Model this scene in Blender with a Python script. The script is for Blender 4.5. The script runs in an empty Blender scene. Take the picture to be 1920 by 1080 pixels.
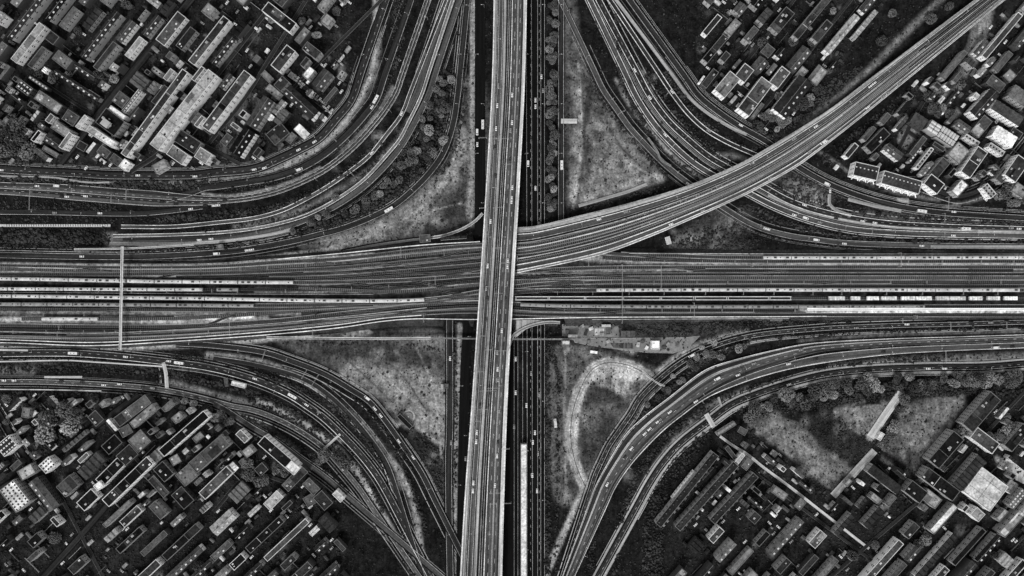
import bpy, math, random
import numpy as np
rnd = random.Random(7); nr = np.random.RandomState(11)
S = 0.5; H = 850.0
sc = bpy.context.scene
COL = sc.collection
# ------------------------------------------------------------ helpers
def P(px, py, z=0.0):
    k = S * (H - z) / H
    return ((px - 960) * k, (540 - py) * k, z)
def PA(pts, z):
    pts = np.asarray(pts, float); z = np.broadcast_to(np.asarray(z, float), (len(pts),))
    k = S * (H - z) / H
    return np.stack([(pts[:, 0] - 960) * k, (540 - pts[:, 1]) * k, z], 1)
def smooth(pts, step=8.0, closed=False):
    p = np.asarray(pts, float)
    if len(p) < 3 and not closed:
        L = np.linalg.norm(p[-1] - p[0]); n = max(2, int(L / step / 3))
        return p[0] + (p[-1] - p[0]) * np.linspace(0, 1, n)[:, None]
    if closed: q = np.vstack([p[-1], p, p[0], p[1]])
    else: q = np.vstack([2 * p[0] - p[1], p, 2 * p[-1] - p[-2]])
    out = []
    for i in range(1, len(q) - 2):
        L = np.linalg.norm(q[i + 1] - q[i]); n = max(1, int(round(L / step)))
        d0 = max(np.linalg.norm(q[i] - q[i - 1]), 1e-6) ** .5; d1 = max(L, 1e-6) ** .5
        d2 = max(np.linalg.norm(q[i + 2] - q[i + 1]), 1e-6) ** .5
        m1 = (q[i] - q[i - 1]) / d0 - (q[i + 1] - q[i - 1]) / (d0 + d1) + (q[i + 1] - q[i]) / d1
        m2 = (q[i + 1] - q[i]) / d1 - (q[i + 2] - q[i]) / (d1 + d2) + (q[i + 2] - q[i + 1]) / d2
        m1 = m1 * d1; m2 = m2 * d1
        for t in np.arange(n) / n:
            h = 2*t**3 - 3*t*t + 1; g = t**3 - 2*t*t + t; hh = -2*t**3 + 3*t*t; gg = t**3 - t*t
            out.append(h*q[i] + g*m1 + hh*q[i+1] + gg*m2)
    if not closed: out.append(p[-1])
    return np.array(out)
def ext(pts, d0=0, d1=0):
    p = [tuple(a) for a in pts]
    if d0:
        a, b = np.array(p[0]), np.array(p[1]); u = (a - b) / np.linalg.norm(a - b); p.insert(0, tuple(a + u * d0))
    if d1:
        a, b = np.array(p[-1]), np.array(p[-2]); u = (a - b) / np.linalg.norm(a - b); p.append(tuple(a + u * d1))
    return p
def normals(p):
    t = np.gradient(p, axis=0); t /= np.maximum(np.linalg.norm(t, axis=1), 1e-9)[:, None]
    return np.stack([t[:, 1], -t[:, 0]], 1)      # left of travel in image (y down)
def arclen(p): return np.concatenate([[0], np.cumsum(np.linalg.norm(np.diff(p, axis=0), axis=1))])
def resample(p, n):
    s = arclen(p); q = np.linspace(0, s[-1], n)
    return np.stack([np.interp(q, s, p[:, 0]), np.interp(q, s, p[:, 1])], 1)
def link(o, parent=None):
    COL.objects.link(o)
    if parent is not None: o.parent = parent
    return o
def mkmesh(name, V, F, uv=None):
    me = bpy.data.meshes.new(name); me.from_pydata([tuple(v) for v in V], [], F)
    if uv is not None:
        l = me.uv_layers.new(name='UVMap')
        vi = np.empty(len(me.loops), int); me.loops.foreach_get('vertex_index', vi)
        l.data.foreach_set('uv', np.asarray(uv, float)[vi].ravel())
    me.update(); return me
def obj(name, me, mat=None, parent=None):
    if mat is not None and not me.materials: me.materials.append(mat)
    return link(bpy.data.objects.new(name, me), parent)
def tag(o, label=None, cat=None, group=None, kind=None):
    if label: o['label'] = label
    if cat: o['category'] = cat
    if group: o['group'] = group
    if kind: o['kind'] = kind
    return o
def empty(name, loc=(0, 0, 0), rz=0.0, label=None, cat=None, group=None, kind=None):
    o = bpy.data.objects.new(name, None); COL.objects.link(o); o.location = loc; o.rotation_euler = (0, 0, rz)
    o.empty_display_size = 1
    return tag(o, label, cat, group, kind)
KIDS = {}
def copy_tree(o, parent=None):
    c = o.copy(); COL.objects.link(c); c.parent = parent
    for ch in o.children: copy_tree(ch, c)
    return c
ORD = ['nearest','second','third','fourth','fifth','sixth','seventh','eighth','ninth','tenth','eleventh','twelfth']
def ordw(n):          # 1-based
    a = ['first','second','third','fourth','fifth','sixth','seventh','eighth','ninth','tenth','eleventh','twelfth','thirteenth','fourteenth','fifteenth','sixteenth','seventeenth','eighteenth','nineteenth']
    if n <= 19: return a[n-1]
    t = ['twentieth','thirtieth','fortieth','fiftieth','sixtieth','seventieth','eightieth','ninetieth']
    tt = ['twenty','thirty','forty','fifty','sixty','seventy','eighty','ninety']
    if n < 100: return t[n//10-2] if n % 10 == 0 else tt[n//10-2] + '-' + a[n%10-1]
    return 'hundred and ' + ordw(n-100) if n > 100 else 'hundredth'
def box_vf(x0, x1, y0, y1, z0, z1, V, F, bottom=False):
    b = len(V)
    V += [(x0,y0,z0),(x1,y0,z0),(x1,y1,z0),(x0,y1,z0),(x0,y0,z1),(x1,y0,z1),(x1,y1,z1),(x0,y1,z1)]
    F += [(b+4,b+5,b+6,b+7),(b,b+1,b+5,b+4),(b+1,b+2,b+6,b+5),(b+2,b+3,b+7,b+6),(b+3,b,b+4,b+7)]
    if bottom: F.append((b+3,b+2,b+1,b))
def boxes(name, L):
    V, F = [], []
    for b in L: box_vf(*b, V, F, True)
    return mkmesh(name, V, F)
# ------------------------------------------------------------ materials
def nmat(name, rough=0.9, spec=0.15):
    m = bpy.data.materials.new(name); m.use_nodes = True
    nt = m.node_tree; b = nt.nodes['Principled BSDF']
    b.inputs['Roughness'].default_value = rough
    b.inputs['Specular IOR Level'].default_value = spec if rough < .7 else 0.0
    return m, nt, b
def gray(v): return (v, v, v, 1)
def noise(nt, vec, scale, detail=5, rough=.6):
    n = nt.nodes.new('ShaderNodeTexNoise'); n.inputs['Scale'].default_value = scale
    n.inputs['Detail'].default_value = detail; n.inputs['Roughness'].default_value = rough
    if vec is not None: nt.links.new(vec, n.inputs['Vector'])
    return n.outputs['Fac']
def mrange(nt, v, a, b, c, d):
    n = nt.nodes.new('ShaderNodeMapRange'); nt.links.new(v, n.inputs[0])
    for i, x in zip((1, 2, 3, 4), (a, b, c, d)): n.inputs[i].default_value = x
    return n.outputs[0]
def mth(nt, op, a, b):
    n = nt.nodes.new('ShaderNodeMath'); n.operation = op
    for i, x in enumerate((a, b)):
        if hasattr(x, 'links') or not isinstance(x, (int, float)): nt.links.new(x, n.inputs[i])
        else: n.inputs[i].default_value = x
    return n.outputs[0]
def tc(nt, which='Object'):
    return nt.nodes.new('ShaderNodeTexCoord').outputs[which]
def geo(nt): return nt.nodes.new('ShaderNodeNewGeometry').outputs['Position']
def mapping(nt, vec, sx, sy, sz=1):
    n = nt.nodes.new('ShaderNodeMapping'); nt.links.new(vec, n.inputs['Vector'])
    n.inputs['Scale'].default_value = (sx, sy, sz); return n.outputs[0]
def tocol(nt, v, b):
    c = nt.nodes.new('ShaderNodeCombineColor')
    for i in range(3): nt.links.new(v, c.inputs[i])
    nt.links.new(c.outputs[0], b.inputs['Base Color'])
def M_mottle(name, v, amp=.4, s1=.35, s2=.05, rough=.9, spec=.15, orand=0.0):
    m, nt, b = nmat(name, rough, spec); pos = geo(nt)
    f = mrange(nt, noise(nt, pos, s1, 6, .7), .3, .7, 1-amp, 1+amp)
    g = mrange(nt, noise(nt, pos, s2, 3), .3, .7, 1-amp*.7, 1+amp*.7)
    r = mth(nt, 'MULTIPLY', mth(nt, 'MULTIPLY', f, g), v)
    if orand:
        oi = nt.nodes.new('ShaderNodeObjectInfo').outputs['Random']
        r = mth(nt, 'MULTIPLY', r, mrange(nt, oi, 0, 1, 1-orand, 1+orand))
    tocol(nt, r, b); return m
def M_streak(name, v, amp=.35, rough=.85, spec=.0, acr=.55, along=.012):
    """surface worn in lines along its direction of travel (uv: across, along, metres)"""
    m, nt, b = nmat(name, rough, spec); uv = tc(nt, 'UV')
    f = mrange(nt, noise(nt, mapping(nt, uv, acr, along), 1.0, 4, .6), .3, .7, 1-amp, 1+amp)
    g = mrange(nt, noise(nt, geo(nt), .5, 5, .75), .3, .7, 1-amp*.55, 1+amp*.55)
    h = mrange(nt, noise(nt, mapping(nt, uv, .12, .012), 1.0, 2), .3, .7, .8, 1.2)
    tocol(nt, mth(nt, 'MULTIPLY', mth(nt, 'MULTIPLY', mth(nt, 'MULTIPLY', f, g), h), v), b); return m
def M_track(name, ballast, sleeper):
    m, nt, b = nmat(name, .95, .1); uv = tc(nt, 'UV')
    s = nt.nodes.new('ShaderNodeSeparateXYZ'); nt.links.new(uv, s.inputs[0])
    fr = mth(nt, 'FRACT', mth(nt, 'MULTIPLY', s.outputs[1], 1/1.9), 0)
    st = mth(nt, 'LESS_THAN', fr, .42)
    wide = mth(nt, 'LESS_THAN', mth(nt, 'ABSOLUTE', s.outputs[0], 0), 1.25)
    st = mth(nt, 'MULTIPLY', st, wide)
    base = mrange(nt, noise(nt, geo(nt), .6, 5, .7), .3, .7, ballast*.6, ballast*1.4)
    base = mth(nt, 'MULTIPLY', base, mrange(nt, noise(nt, mapping(nt, uv, 1.4, .02), 1.0, 3), .3, .7, .6, 1.4))
    v = mth(nt, 'ADD', mth(nt, 'MULTIPLY', base, mth(nt, 'SUBTRACT', 1.0, st)), mth(nt, 'MULTIPLY', st, sleeper))
    tocol(nt, v, b); return m
def M_plain(name, v, rough=.6, spec=.3):
    m, nt, b = nmat(name, rough, spec); b.inputs['Base Color'].default_value = gray(v); return m
def M_cover(name):
    m, nt, b = nmat(name, .95, .08)
    a = nt.nodes.new('ShaderNodeAttribute'); a.attribute_name = 'cover'
    pos = geo(nt)
    f = mrange(nt, noise(nt, pos, .5, 8, .85), .34, .66, .2, 1.85)
    g = mth(nt, 'MULTIPLY', mrange(nt, noise(nt, pos, .05, 6, .7), .32, .68, .6, 1.4), mth(nt, 'MULTIPLY', mrange(nt, noise(nt, pos, .16, 6, .75), .34, .66, .4, 1.6), mrange(nt, noise(nt, mapping(nt, pos, .3, .05), 1.0, 4, .7), .35, .65, .75, 1.25)))
    tocol(nt, mth(nt, 'MULTIPLY', mth(nt, 'MULTIPLY', f, g), a.outputs['Fac']), b); return m
M = {}
def setup_mats():
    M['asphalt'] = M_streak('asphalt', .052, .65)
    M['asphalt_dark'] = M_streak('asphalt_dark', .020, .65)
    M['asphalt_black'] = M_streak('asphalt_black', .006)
    M['asphalt_light'] = M_streak('asphalt_light', .12, .5)
    M['concrete'] = M_streak('concrete', .36, .4)
    M['concrete_dull'] = M_streak('concrete_dull', .23, .5)
    M['paint'] = M_mottle('road_paint', .36, .6, 1.2)
    M['barrier'] = M_mottle('barrier_concrete', .46, .5, .5)
    M['barrier_dull'] = M_mottle('barrier_dull', .2, .6, .5)
    M['track'] = M_track('track_ballast', .008, .05)
    M['track_pale'] = M_track('track_ballast_pale', .02, .09); M['track_black'] = M_track('track_ballast_black', .004, .02)
    M['rail'] = M_plain('rail_steel', .22, .4, .5)
    M['ballast_light'] = M_streak('ballast_light', .26, .7)
    M['cover'] = M_cover('ground_cover')
    M['scrub'] = M_mottle('scrub_leaves', .027, .9, .7, .05)
    M['leaf'] = M_mottle('tree_leaves', .065, .6, .8, .15, orand=.55)
    M['leaf_light'] = M_mottle('tree_leaves_pale', .15, .5, .8, .15, orand=.4)
    M['plaza'] = M_mottle('worn_paving', .14, .3, .3, .06)
    M['bark'] = M_mottle('bark', .04, .3)
    for n, v in (('r0', .007), ('r1', .02), ('r2', .046), ('r3', .09), ('r4', .19), ('r5', .43)):
        M[n] = M_mottle('roofing_' + n, v, .6, .45, .07, orand=.25)
    for n, v in (('w1', .05), ('w3', .26), ('w5', .66)):
        M[n] = M_mottle('render_' + n, v, .15, .3, .08)
    M['glass'] = M_plain('window_glass', .006, .15, .5)
    M['glass_roof'] = M_mottle('roof_glazing', .38, .3, .8, .2)
    M['trim'] = M_mottle('roof_trim', .4, .3, .8)
    M['trim_dull'] = M_mottle('roof_trim_dull', .1, .3, .8)
    M['metal_dark'] = M_plain('dark_metal', .008, .6)
    M['metal'] = M_mottle('galvanised_metal', .22, .2)
    M['car_white'] = M_plain('car_paint_white', .48, .3, .5); M['car_grey'] = M_plain('car_paint_grey', .16, .3, .5)
    M['car_black'] = M_plain('car_paint_black', .006, .3, .5)
    M['tyre'] = M_plain('tyre_rubber', .008, .9)
    M['train_white'] = M_mottle('train_roof_white', .36, .35, .25, .05); M['train_grey'] = M_mottle('train_roof_grey', .17, .3, .3)
    M['train_side'] = M_mottle('train_side', .25, .2)
    M['roof_unit'] = M_plain('roof_unit', .04, .7)
setup_mats()
# ------------------------------------------------------------ px rasters (land cover, scrub density, occupied)
X0, Y0, CELL = -260, -260, 3.0
NX, NY = int(2440 / CELL), int(1600 / CELL)
gx = X0 + np.arange(NX) * CELL; gy = Y0 + np.arange(NY) * CELL
GX, GY = np.meshgrid(gx, gy)
cover = np.full((NY, NX), .0125); shrub = np.zeros((NY, NX)); occ = np.zeros((NY, NX), bool)
def sub(minx, miny, maxx, maxy):
    i0 = max(0, int((minx - X0) / CELL)); i1 = min(NX, int((maxx - X0) / CELL) + 2)
    j0 = max(0, int((miny - Y0) / CELL)); j1 = min(NY, int((maxy - Y0) / CELL) + 2)
    return slice(j0, j1), slice(i0, i1)
def seg_dist(X, Y, p, closed=False):
    D = np.full(X.shape, 1e9); q = np.vstack([p, p[:1]]) if closed else p
    for a, b in zip(q[:-1], q[1:]):
        d = b - a; L = (d ** 2).sum() + 1e-9
        t = np.clip(((X - a[0]) * d[0] + (Y - a[1]) * d[1]) / L, 0, 1)
        D = np.minimum(D, np.hypot(X - a[0] - t * d[0], Y - a[1] - t * d[1]))
    return D
def poly_mask(pts, soft=6, sm=True):
    p = smooth(pts, 20, True) if sm else np.asarray(pts, float)
    s = sub(p[:,0].min()-soft, p[:,1].min()-soft, p[:,0].max()+soft, p[:,1].max()+soft)
    X, Y = GX[s], GY[s]; ins = np.zeros(X.shape, bool); q = np.vstack([p, p[:1]])
    for a, b in zip(q[:-1], q[1:]):
        c = ((a[1] > Y) != (b[1] > Y)) & (X < (b[0]-a[0])*(Y-a[1])/(b[1]-a[1]+1e-12)+a[0]); ins ^= c
    D = seg_dist(X, Y, p, True) * np.where(ins, -1, 1)
    return s, np.clip(.5 - D / (2 * max(soft, .1)), 0, 1)
def stroke_mask(pts, w, soft=3, step=16):
    p = smooth(pts, step); r = w / 2 + soft; W = np.zeros((NY, NX))
    for k in range(0, len(p) - 1, 8):
        q = p[k:k + 9]
        s = sub(q[:,0].min()-r, q[:,1].min()-r, q[:,0].max()+r, q[:,1].max()+r)
        D = seg_dist(GX[s], GY[s], q) - w / 2
        W[s] = np.maximum(W[s], np.clip(.5 - D / (2 * max(soft, .1)), 0, 1))
    return (slice(None), slice(None)), W
def paint(arr, sm, v, op=1.0):
    s, m = sm; arr[s] = arr[s] * (1 - m * op) + v * m * op
def occupy(sm):
    s, m = sm; occ[s] |= m > .4
def at(arr, px, py):
    i = int(round((px - X0) / CELL)); j = int(round((py - Y0) / CELL))
    return arr[min(max(j, 0), NY-1), min(max(i, 0), NX-1)]
# ------------------------------------------------------------ ribbons
def ribbon_mesh(name, c, o0, o1, z, dz=0.0):
    """c: dense px centreline; o0,o1 px offsets (arrays ok); z height array/scalar; dz>0 makes a box with side faces"""
    n = normals(c); s = arclen(c) * S; N = len(c)
    a = PA(c + n * np.reshape(np.broadcast_to(o0, N), (-1, 1)), np.broadcast_to(z, N))
    b = PA(c + n * np.reshape(np.broadcast_to(o1, N), (-1, 1)), np.broadcast_to(z, N))
    o0 = np.broadcast_to(o0, N) * S; o1 = np.broadcast_to(o1, N) * S
    V = np.vstack([a, b]); uv = np.vstack([np.stack([o0, s], 1), np.stack([o1, s], 1)])
    F = [(i, i+1, N+i+1, N+i) for i in range(N-1)]
    if dz:
        lo = np.vstack([a, b]); lo[:, 2] -= dz; V = np.vstack([V, lo]); uv = np.vstack([uv, uv])
        F += [(i+1, i, 2*N+i, 2*N+i+1) for i in range(N-1)] + [(N+i, N+i+1, 3*N+i+1, 3*N+i) for i in range(N-1)]
        F += [(0, N, 3*N, 2*N), (2*N-1, N-1, 3*N-1, 4*N-1)]
    return mkmesh(name, V, F, uv)
def dash_mesh(name, c, off, w, z, on=6.0, period=18.0):
    s = arclen(c); n = normals(c); V, F = [], []; zz = np.broadcast_to(z, len(c))
    for d in np.arange(0, s[-1] - on, period):
        row = []
        for t in (d, d + on):
            x = np.array([np.interp(t, s, c[:,0]), np.interp(t, s, c[:,1])]); m = np.array([np.interp(t, s, n[:,0]), np.interp(t, s, n[:,1])])
            k = np.interp(t, s, zz)
            row += [P(*(x + m * (off - w/2)), k), P(*(x + m * (off + w/2)), k)]
        b = len(V); V += row; F.append((b, b+2, b+3, b+1))
    return mkmesh(name, V, F)
def between(A, B, t):
    return A * (1 - t) + B * t
def loft_mesh(name, A, B, t0, t1, z, dz=0.0):
    """strip between fractions t0,t1 of two edge lines with the same number of points"""
    a, b = between(A, B, t0), between(A, B, t1); c = (a + b) / 2; N = len(a); s = arclen(c) * S
    w = np.linalg.norm(a - b, axis=1) * S / 2
    pa, pb = PA(a, np.broadcast_to(z, N)), PA(b, np.broadcast_to(z, N))
    V = np.vstack([pa, pb]); uv = np.vstack([np.stack([-w, s], 1), np.stack([w, s], 1)])
    F = [(i, i+1, N+i+1, N+i) for i in range(N-1)]
    if dz:
        lo = V.copy(); lo[:, 2] -= dz; V = np.vstack([V, lo]); uv = np.vstack([uv, uv])
        F += [(i+1, i, 2*N+i, 2*N+i+1) for i in range(N-1)] + [(N+i, N+i+1, 3*N+i+1, 3*N+i) for i in range(N-1)]
        F += [(2*N+i+1, 2*N+i, 3*N+i, 3*N+i+1) for i in range(N-1)]
    return mkmesh(name, V, F, uv)
EXPO = 1.5
# ------------------------------------------------------------ road network (px of the photograph's frame, metres = px/2)
E = 330
ROADS = []   # (centre, width, desc, obj)
def road(pts, w, desc, mat='asphalt', lines=None, barriers=(), dashes=(), e=(0, 0), z=None, name='road', bmat='barrier', off0=None):
    c = smooth(ext(pts, *e), 8); k = len(ROADS)
    z = .12 + .02 * k if z is None else z
    hw = w / 2
    o = obj(name, ribbon_mesh(name, c, -hw, hw, z), M[mat])
    tag(o, desc, 'road', kind='structure')
    if lines:
        for s in lines: obj('edge_line', ribbon_mesh('edge_line', c, s*(hw-1.0), s*(hw-.55), z+.012), M['paint'], o)
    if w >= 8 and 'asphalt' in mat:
        for s in (-1, 1): obj('edge_shade_strip', ribbon_mesh('edge_shade_strip', c, s*hw, s*(hw+2.2), z-.008), M['asphalt_black'], o)  # near-black strips: shadow and hedge dark along the road edges, put in as colour
    for d in dashes: obj('lane_marking', dash_mesh('lane_marking', c, d, .36, z+.014, 5, 16), M['paint'], o)
    for i, s in enumerate(barriers):
        side = 'left' if s < 0 else 'right'
        b = obj('crash_barrier', ribbon_mesh('crash_barrier', c, s*(hw+.3), s*(hw+1.15), z+.8, .9), M[bmat])
        tag(b, 'pale %s barrier of the %s' % ('left-hand' if s < 0 else 'right-hand', desc), 'barrier')
    if w >= 7 and ('bend' in desc or 'curv' in desc or 'western' in desc):
        R = random.Random(k*3+2)
        for s in (-1, 1):
            for a in (3.6, 6.2, 8.6):
                if R.random() < .35: continue
                n = len(c); i = R.randrange(0, n//4+1); j = n - R.randrange(0, n//4+1); wv = R.uniform(.5, 1.5)
                q = obj('verge_strip', ribbon_mesh('verge_strip', c[i:j], s*(hw+a), s*(hw+a+wv), .055+.003*(k % 12), .05), M[R.choice(['concrete_dull','ballast_light','barrier_dull','asphalt_light','asphalt_black'])], o)
    ROADS.append((c, w, desc, 0.0)); occupy(stroke_mask(c, w + 2, .5))
    return o
Y_, N_ = 1, -1
# north-west bends
R_A = road([(679,130),(659,188),(633,221),(598,260),(559,282),(530,296),(478,317),(400,325),(366,329),(259,330),(194,329),(150,326),(65,322),(0,318)], 13, 'dark road curving round the north-west town', 'asphalt_dark', e=(E,E), lines=(1,), dashes=(0,))
R_B = road([(722,138),(705,187),(685,214),(653,250),(607,290),(562,316),(513,333),(465,341),(400,350),(386,351),(352,363),(310,374)], 10, 'second dark curve of the north-west bends', 'asphalt_dark', e=(E,0), barriers=(1,), bmat='barrier_dull')
c_pts = [(753,143),(743,172),(724,204),(698,237),(672,266),(640,295),(607,319),(575,336),(530,355),(491,366),(449,373),(400,376),(324,374),(227,368),(97,358),(0,353)]
c = smooth(ext(c_pts, E, E), 8)
t = np.clip((430 - c[:, 0]) / 140, 0, 1); hw = 6 + 9 * t - 3 * np.clip((140 - c[:, 0]) / 120, 0, 1)
o = obj('road', ribbon_mesh('road', c, -hw, hw, .7), M['asphalt']); tag(o, 'wide grey road bending north to west', 'road', kind='structure')
for f in (-.92, .0, .92): obj('edge_line', ribbon_mesh('edge_line', c, hw*f-.3, hw*f+.3, .715), M['paint'], o)
obj('lane_surface', ribbon_mesh('lane_surface', c, -hw*.88, -hw*.5, .708), M['asphalt_dark'], o); obj('lane_surface', ribbon_mesh('lane_surface', c, hw*.06, hw*.45, .708), M['asphalt_dark'], o)
for f in (-.45, .45): obj('lane_marking', dash_mesh('lane_marking', c, 9*f, .4, .716, 5, 16), M['paint'], o)
ROADS.append((c, 24, 'wide grey road bending north to west', 0)); occupy(stroke_mask(c, 28, .5))
road([(0,398),(100,399),(190,401),(260,401),(320,396),(380,388)], 9, 'narrow dark slip road in the west', 'asphalt_dark', e=(E,0), lines=(-1,))
R_E1 = road([(786,130),(769,174),(753,214),(724,253),(692,292),(656,321),(607,354),(562,379),(530,394),(481,408),(400,418),(324,425),(227,425)], 5, 'single pale lane of the north-west bends', 'asphalt', e=(E,0), barriers=(-1,1))
R_E2 = road([(796,130),(781,175),(764,210)], 11, 'short grey link between two curved lanes', 'asphalt', e=(E,0))
R_E3 = road([(806,130),(790,179),(767,227),(750,260),(724,292),(682,337),(627,376),(575,403),(530,417),(478,428),(421,435),(324,440),(212,442)], 3.5, 'twin-kerbed pale lane of the north-west bends', 'asphalt_light', e=(E,0), barriers=(-1,1))
R_F = road([(819,130),(803,179),(774,237),(751,276),(719,315),(680,352),(628,387),(576,411),(540,424),(486,437),(421,446),(340,449),(275,450),(212,449)], 11, 'broad grey curve left of the bushy hollow', 'asphalt', e=(E,0), lines=(1,))
road([(640,372),(600,395),(540,418),(486,431),(421,442),(324,447),(230,449)], 5, 'dark inner lane ending in the loop', 'asphalt_dark')
R_G = road([(863,130),(858,179),(849,234),(831,286),(805,324),(773,357),(737,386),(692,409),(643,428),(594,441),(539,454),(465,467),(400,474),(272,481),(146,481),(0,478)], 9, 'slender two-lane curve beside the grass triangle', 'asphalt_dark', e=(E,E), barriers=(-1,1), bmat='barrier_dull')
# pale paved shoulders
def shoulder(pts, w, mat, desc, e=(0,0), name='pavement', z=None):
    return road(pts, w, desc, mat, e=e, name=name, z=z)
shoulder([(0,423),(207,423)], 5, 'concrete', 'pale paved strip with bollards at the west edge', e=(E,0))
shoulder([(205,457),(320,457),(421,452),(500,441),(545,431)], 6, 'concrete_dull', 'pale paved shoulder south of the loop')
shoulder([(0,330),(100,333),(162,342),(205,342)], 3, 'concrete_dull', 'thin path beside the western verge', e=(E,0), name='path')
# street under the bridges, north and south
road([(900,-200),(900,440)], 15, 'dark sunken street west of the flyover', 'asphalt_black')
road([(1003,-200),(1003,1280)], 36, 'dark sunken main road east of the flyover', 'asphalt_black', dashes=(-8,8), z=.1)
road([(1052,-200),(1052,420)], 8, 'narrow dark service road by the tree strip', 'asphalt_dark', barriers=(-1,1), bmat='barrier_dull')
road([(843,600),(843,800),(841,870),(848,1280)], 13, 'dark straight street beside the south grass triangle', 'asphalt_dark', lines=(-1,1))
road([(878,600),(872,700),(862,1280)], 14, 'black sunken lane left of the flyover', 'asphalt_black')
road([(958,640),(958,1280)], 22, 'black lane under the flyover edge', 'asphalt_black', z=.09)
for x, d in ((989.5,'first'),(999,'second'),(1008,'third'),(1014,'fourth'),(1021,'fifth')):
    o = obj('crash_barrier', ribbon_mesh('crash_barrier', smooth([(x-(3 if x<1000 else 0),-200),(x,1280)]), -.4, .4, .9, .9), M['barrier_dull'])
    tag(o, 'thin crash barrier on the dark main road, %s from the flyover' % d, 'barrier')
for x, d in ((964,'first'),(971,'second'),(980,'third')):
    o = obj('crash_barrier', ribbon_mesh('crash_barrier', smooth([(x,605),(x,1280)]), -.35, .35, .9, .9), M['barrier_dull'])
    tag(o, 'thin barrier south of the rail yard under the flyover, %s from it' % d, 'barrier')
# north-east bends
R_N1 = road([(1113,130),(1130,166),(1156,204),(1181,239),(1211,272),(1240,302),(1269,327),(1300,350),(1366,395),(1405,418),(1437,431),(1486,443),(1530,449),(1581,455),(1724,460),(1918,462)], 8, 'innermost dark curve of the north-east bends', 'asphalt', e=(E,E), barriers=(-1,1), bmat='barrier_dull')
R_N2 = road([(1169,130),(1194,182),(1227,232),(1259,268),(1298,303),(1337,328),(1395,357),(1452,386),(1515,410),(1594,429),(1691,437),(1789,440),(1918,442)], 8, 'second carriageway of the north-east bends', 'asphalt', e=(E,E), barriers=(-1,1))
R_N3 = road([(1192,130),(1217,177),(1253,226),(1292,263),(1330,294),(1366,315),(1428,348),(1484,378),(1562,402),(1659,418),(1789,426),(1918,430)], 9, 'central carriageway of the north-east bends', 'asphalt_dark', e=(E,E), barriers=(-1,1), dashes=(0,))
shoulder([(1440,366),(1500,392),(1562,408),(1659,424),(1789,431),(1918,435)], 5, 'concrete_dull', 'pale median strip of the eastern carriageways', e=(0,E))
R_N4 = road([(1231,130),(1259,172),(1291,213),(1324,243),(1363,266),(1405,285),(1450,304)], 6, 'narrow black curve between two pale kerbs', 'asphalt_dark', e=(E,0), barriers=(-1,1))
R_N5 = road([(1285,143),(1311,179),(1350,211),(1389,237),(1444,269),(1484,303),(1546,340),(1610,366),(1675,384),(1756,397),(1850,404),(1918,408)], 10, 'outermost dark curve below the north-east town', 'asphalt_dark', e=(E,E), lines=(1,), barriers=(-1,), bmat='barrier_dull')
shoulder([(1259,138),(1292,182),(1324,210),(1373,240),(1400,252)], 6, 'concrete_dull', 'pale verge strip inside the outermost north-east curve', e=(E,0))
shoulder([(1555,364),(1556,384),(1572,396),(1596,404)], 6, 'concrete_dull', 'small pale looping path', name='path')
shoulder([(1590,374),(1640,386),(1690,396)], 6, 'concrete_dull', 'pale sliver of paving beside the loop path', name='path')
shoulder([(1745,463),(1918,463)], 6, 'concrete_dull', 'pale deck strip where the slip road rises', e=(0,E))
# south-west bends
R_S1 = road([(0,662),(81,661),(146,662),(227,668),(324,679),(389,688),(454,704),(510,724),(549,743),(575,760),(607,783),(643,817),(679,855),(708,893),(728,927),(740,950)], 12, 'busy dark middle road of the south-west bends', 'asphalt_dark', e=(E,E), lines=(1,), dashes=(0,), barriers=(-1,))
R_S0 = road([(330,644),(400,648),(497,661),(546,677),(607,701),(659,731),(692,753),(724,791),(756,836),(789,885),(818,943)], 11, 'outermost dark curve beside the south grass triangle', 'asphalt_dark', e=(0,E), lines=(-1,1))
R_S0b = road([(400,672),(465,682),(562,708),(611,737),(659,782),(692,821),(724,869),(744,924),(752,950)], 7, 'thin dark curve inside the pale gravel verge', 'asphalt_dark', e=(0,E), barriers=(1,), bmat='barrier_dull')
R_S3 = road([(0,716),(65,716),(130,718),(194,721),(282,728),(337,737),(389,749),(437,762),(470,768),(513,783),(562,808),(607,840),(643,879),(675,918),(692,943)], 10, 'lower western road by the south-west town', 'asphalt', e=(E,E), lines=(1,-1), dashes=(0,))
R_S4 = road([(400,757),(421,768),(470,800),(518,828),(562,861),(610,895),(659,937)], 8, 'town-side lane peeling off the lower western road', 'asphalt', e=(0,E), barriers=(1,), bmat='barrier_dull')
shoulder([(0,678),(130,676),(162,678),(304,687)], 2.5, 'concrete', 'thin pale path between the two western roads', e=(E,0), name='path')
shoulder([(306,680),(311,700),(313,727)], 7, 'concrete', 'short pale ramp joining the two western roads', name='path')
shoulder([(83,707),(154,707)], 4, 'concrete', 'pale rectangular pad in the western verge')
shoulder([(0,730),(100,731),(190,733)], 2, 'concrete', 'thin pale kerb path below the lower western road', e=(E,0), name='path')
shoulder([(0,656),(52,657)], 3.5, 'concrete', 'short white strip at the west edge', e=(E,0))
shoulder([(638,814),(607,842)], 4.5, 'concrete', 'short pale cross path on the south-west verge', name='path')
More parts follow.
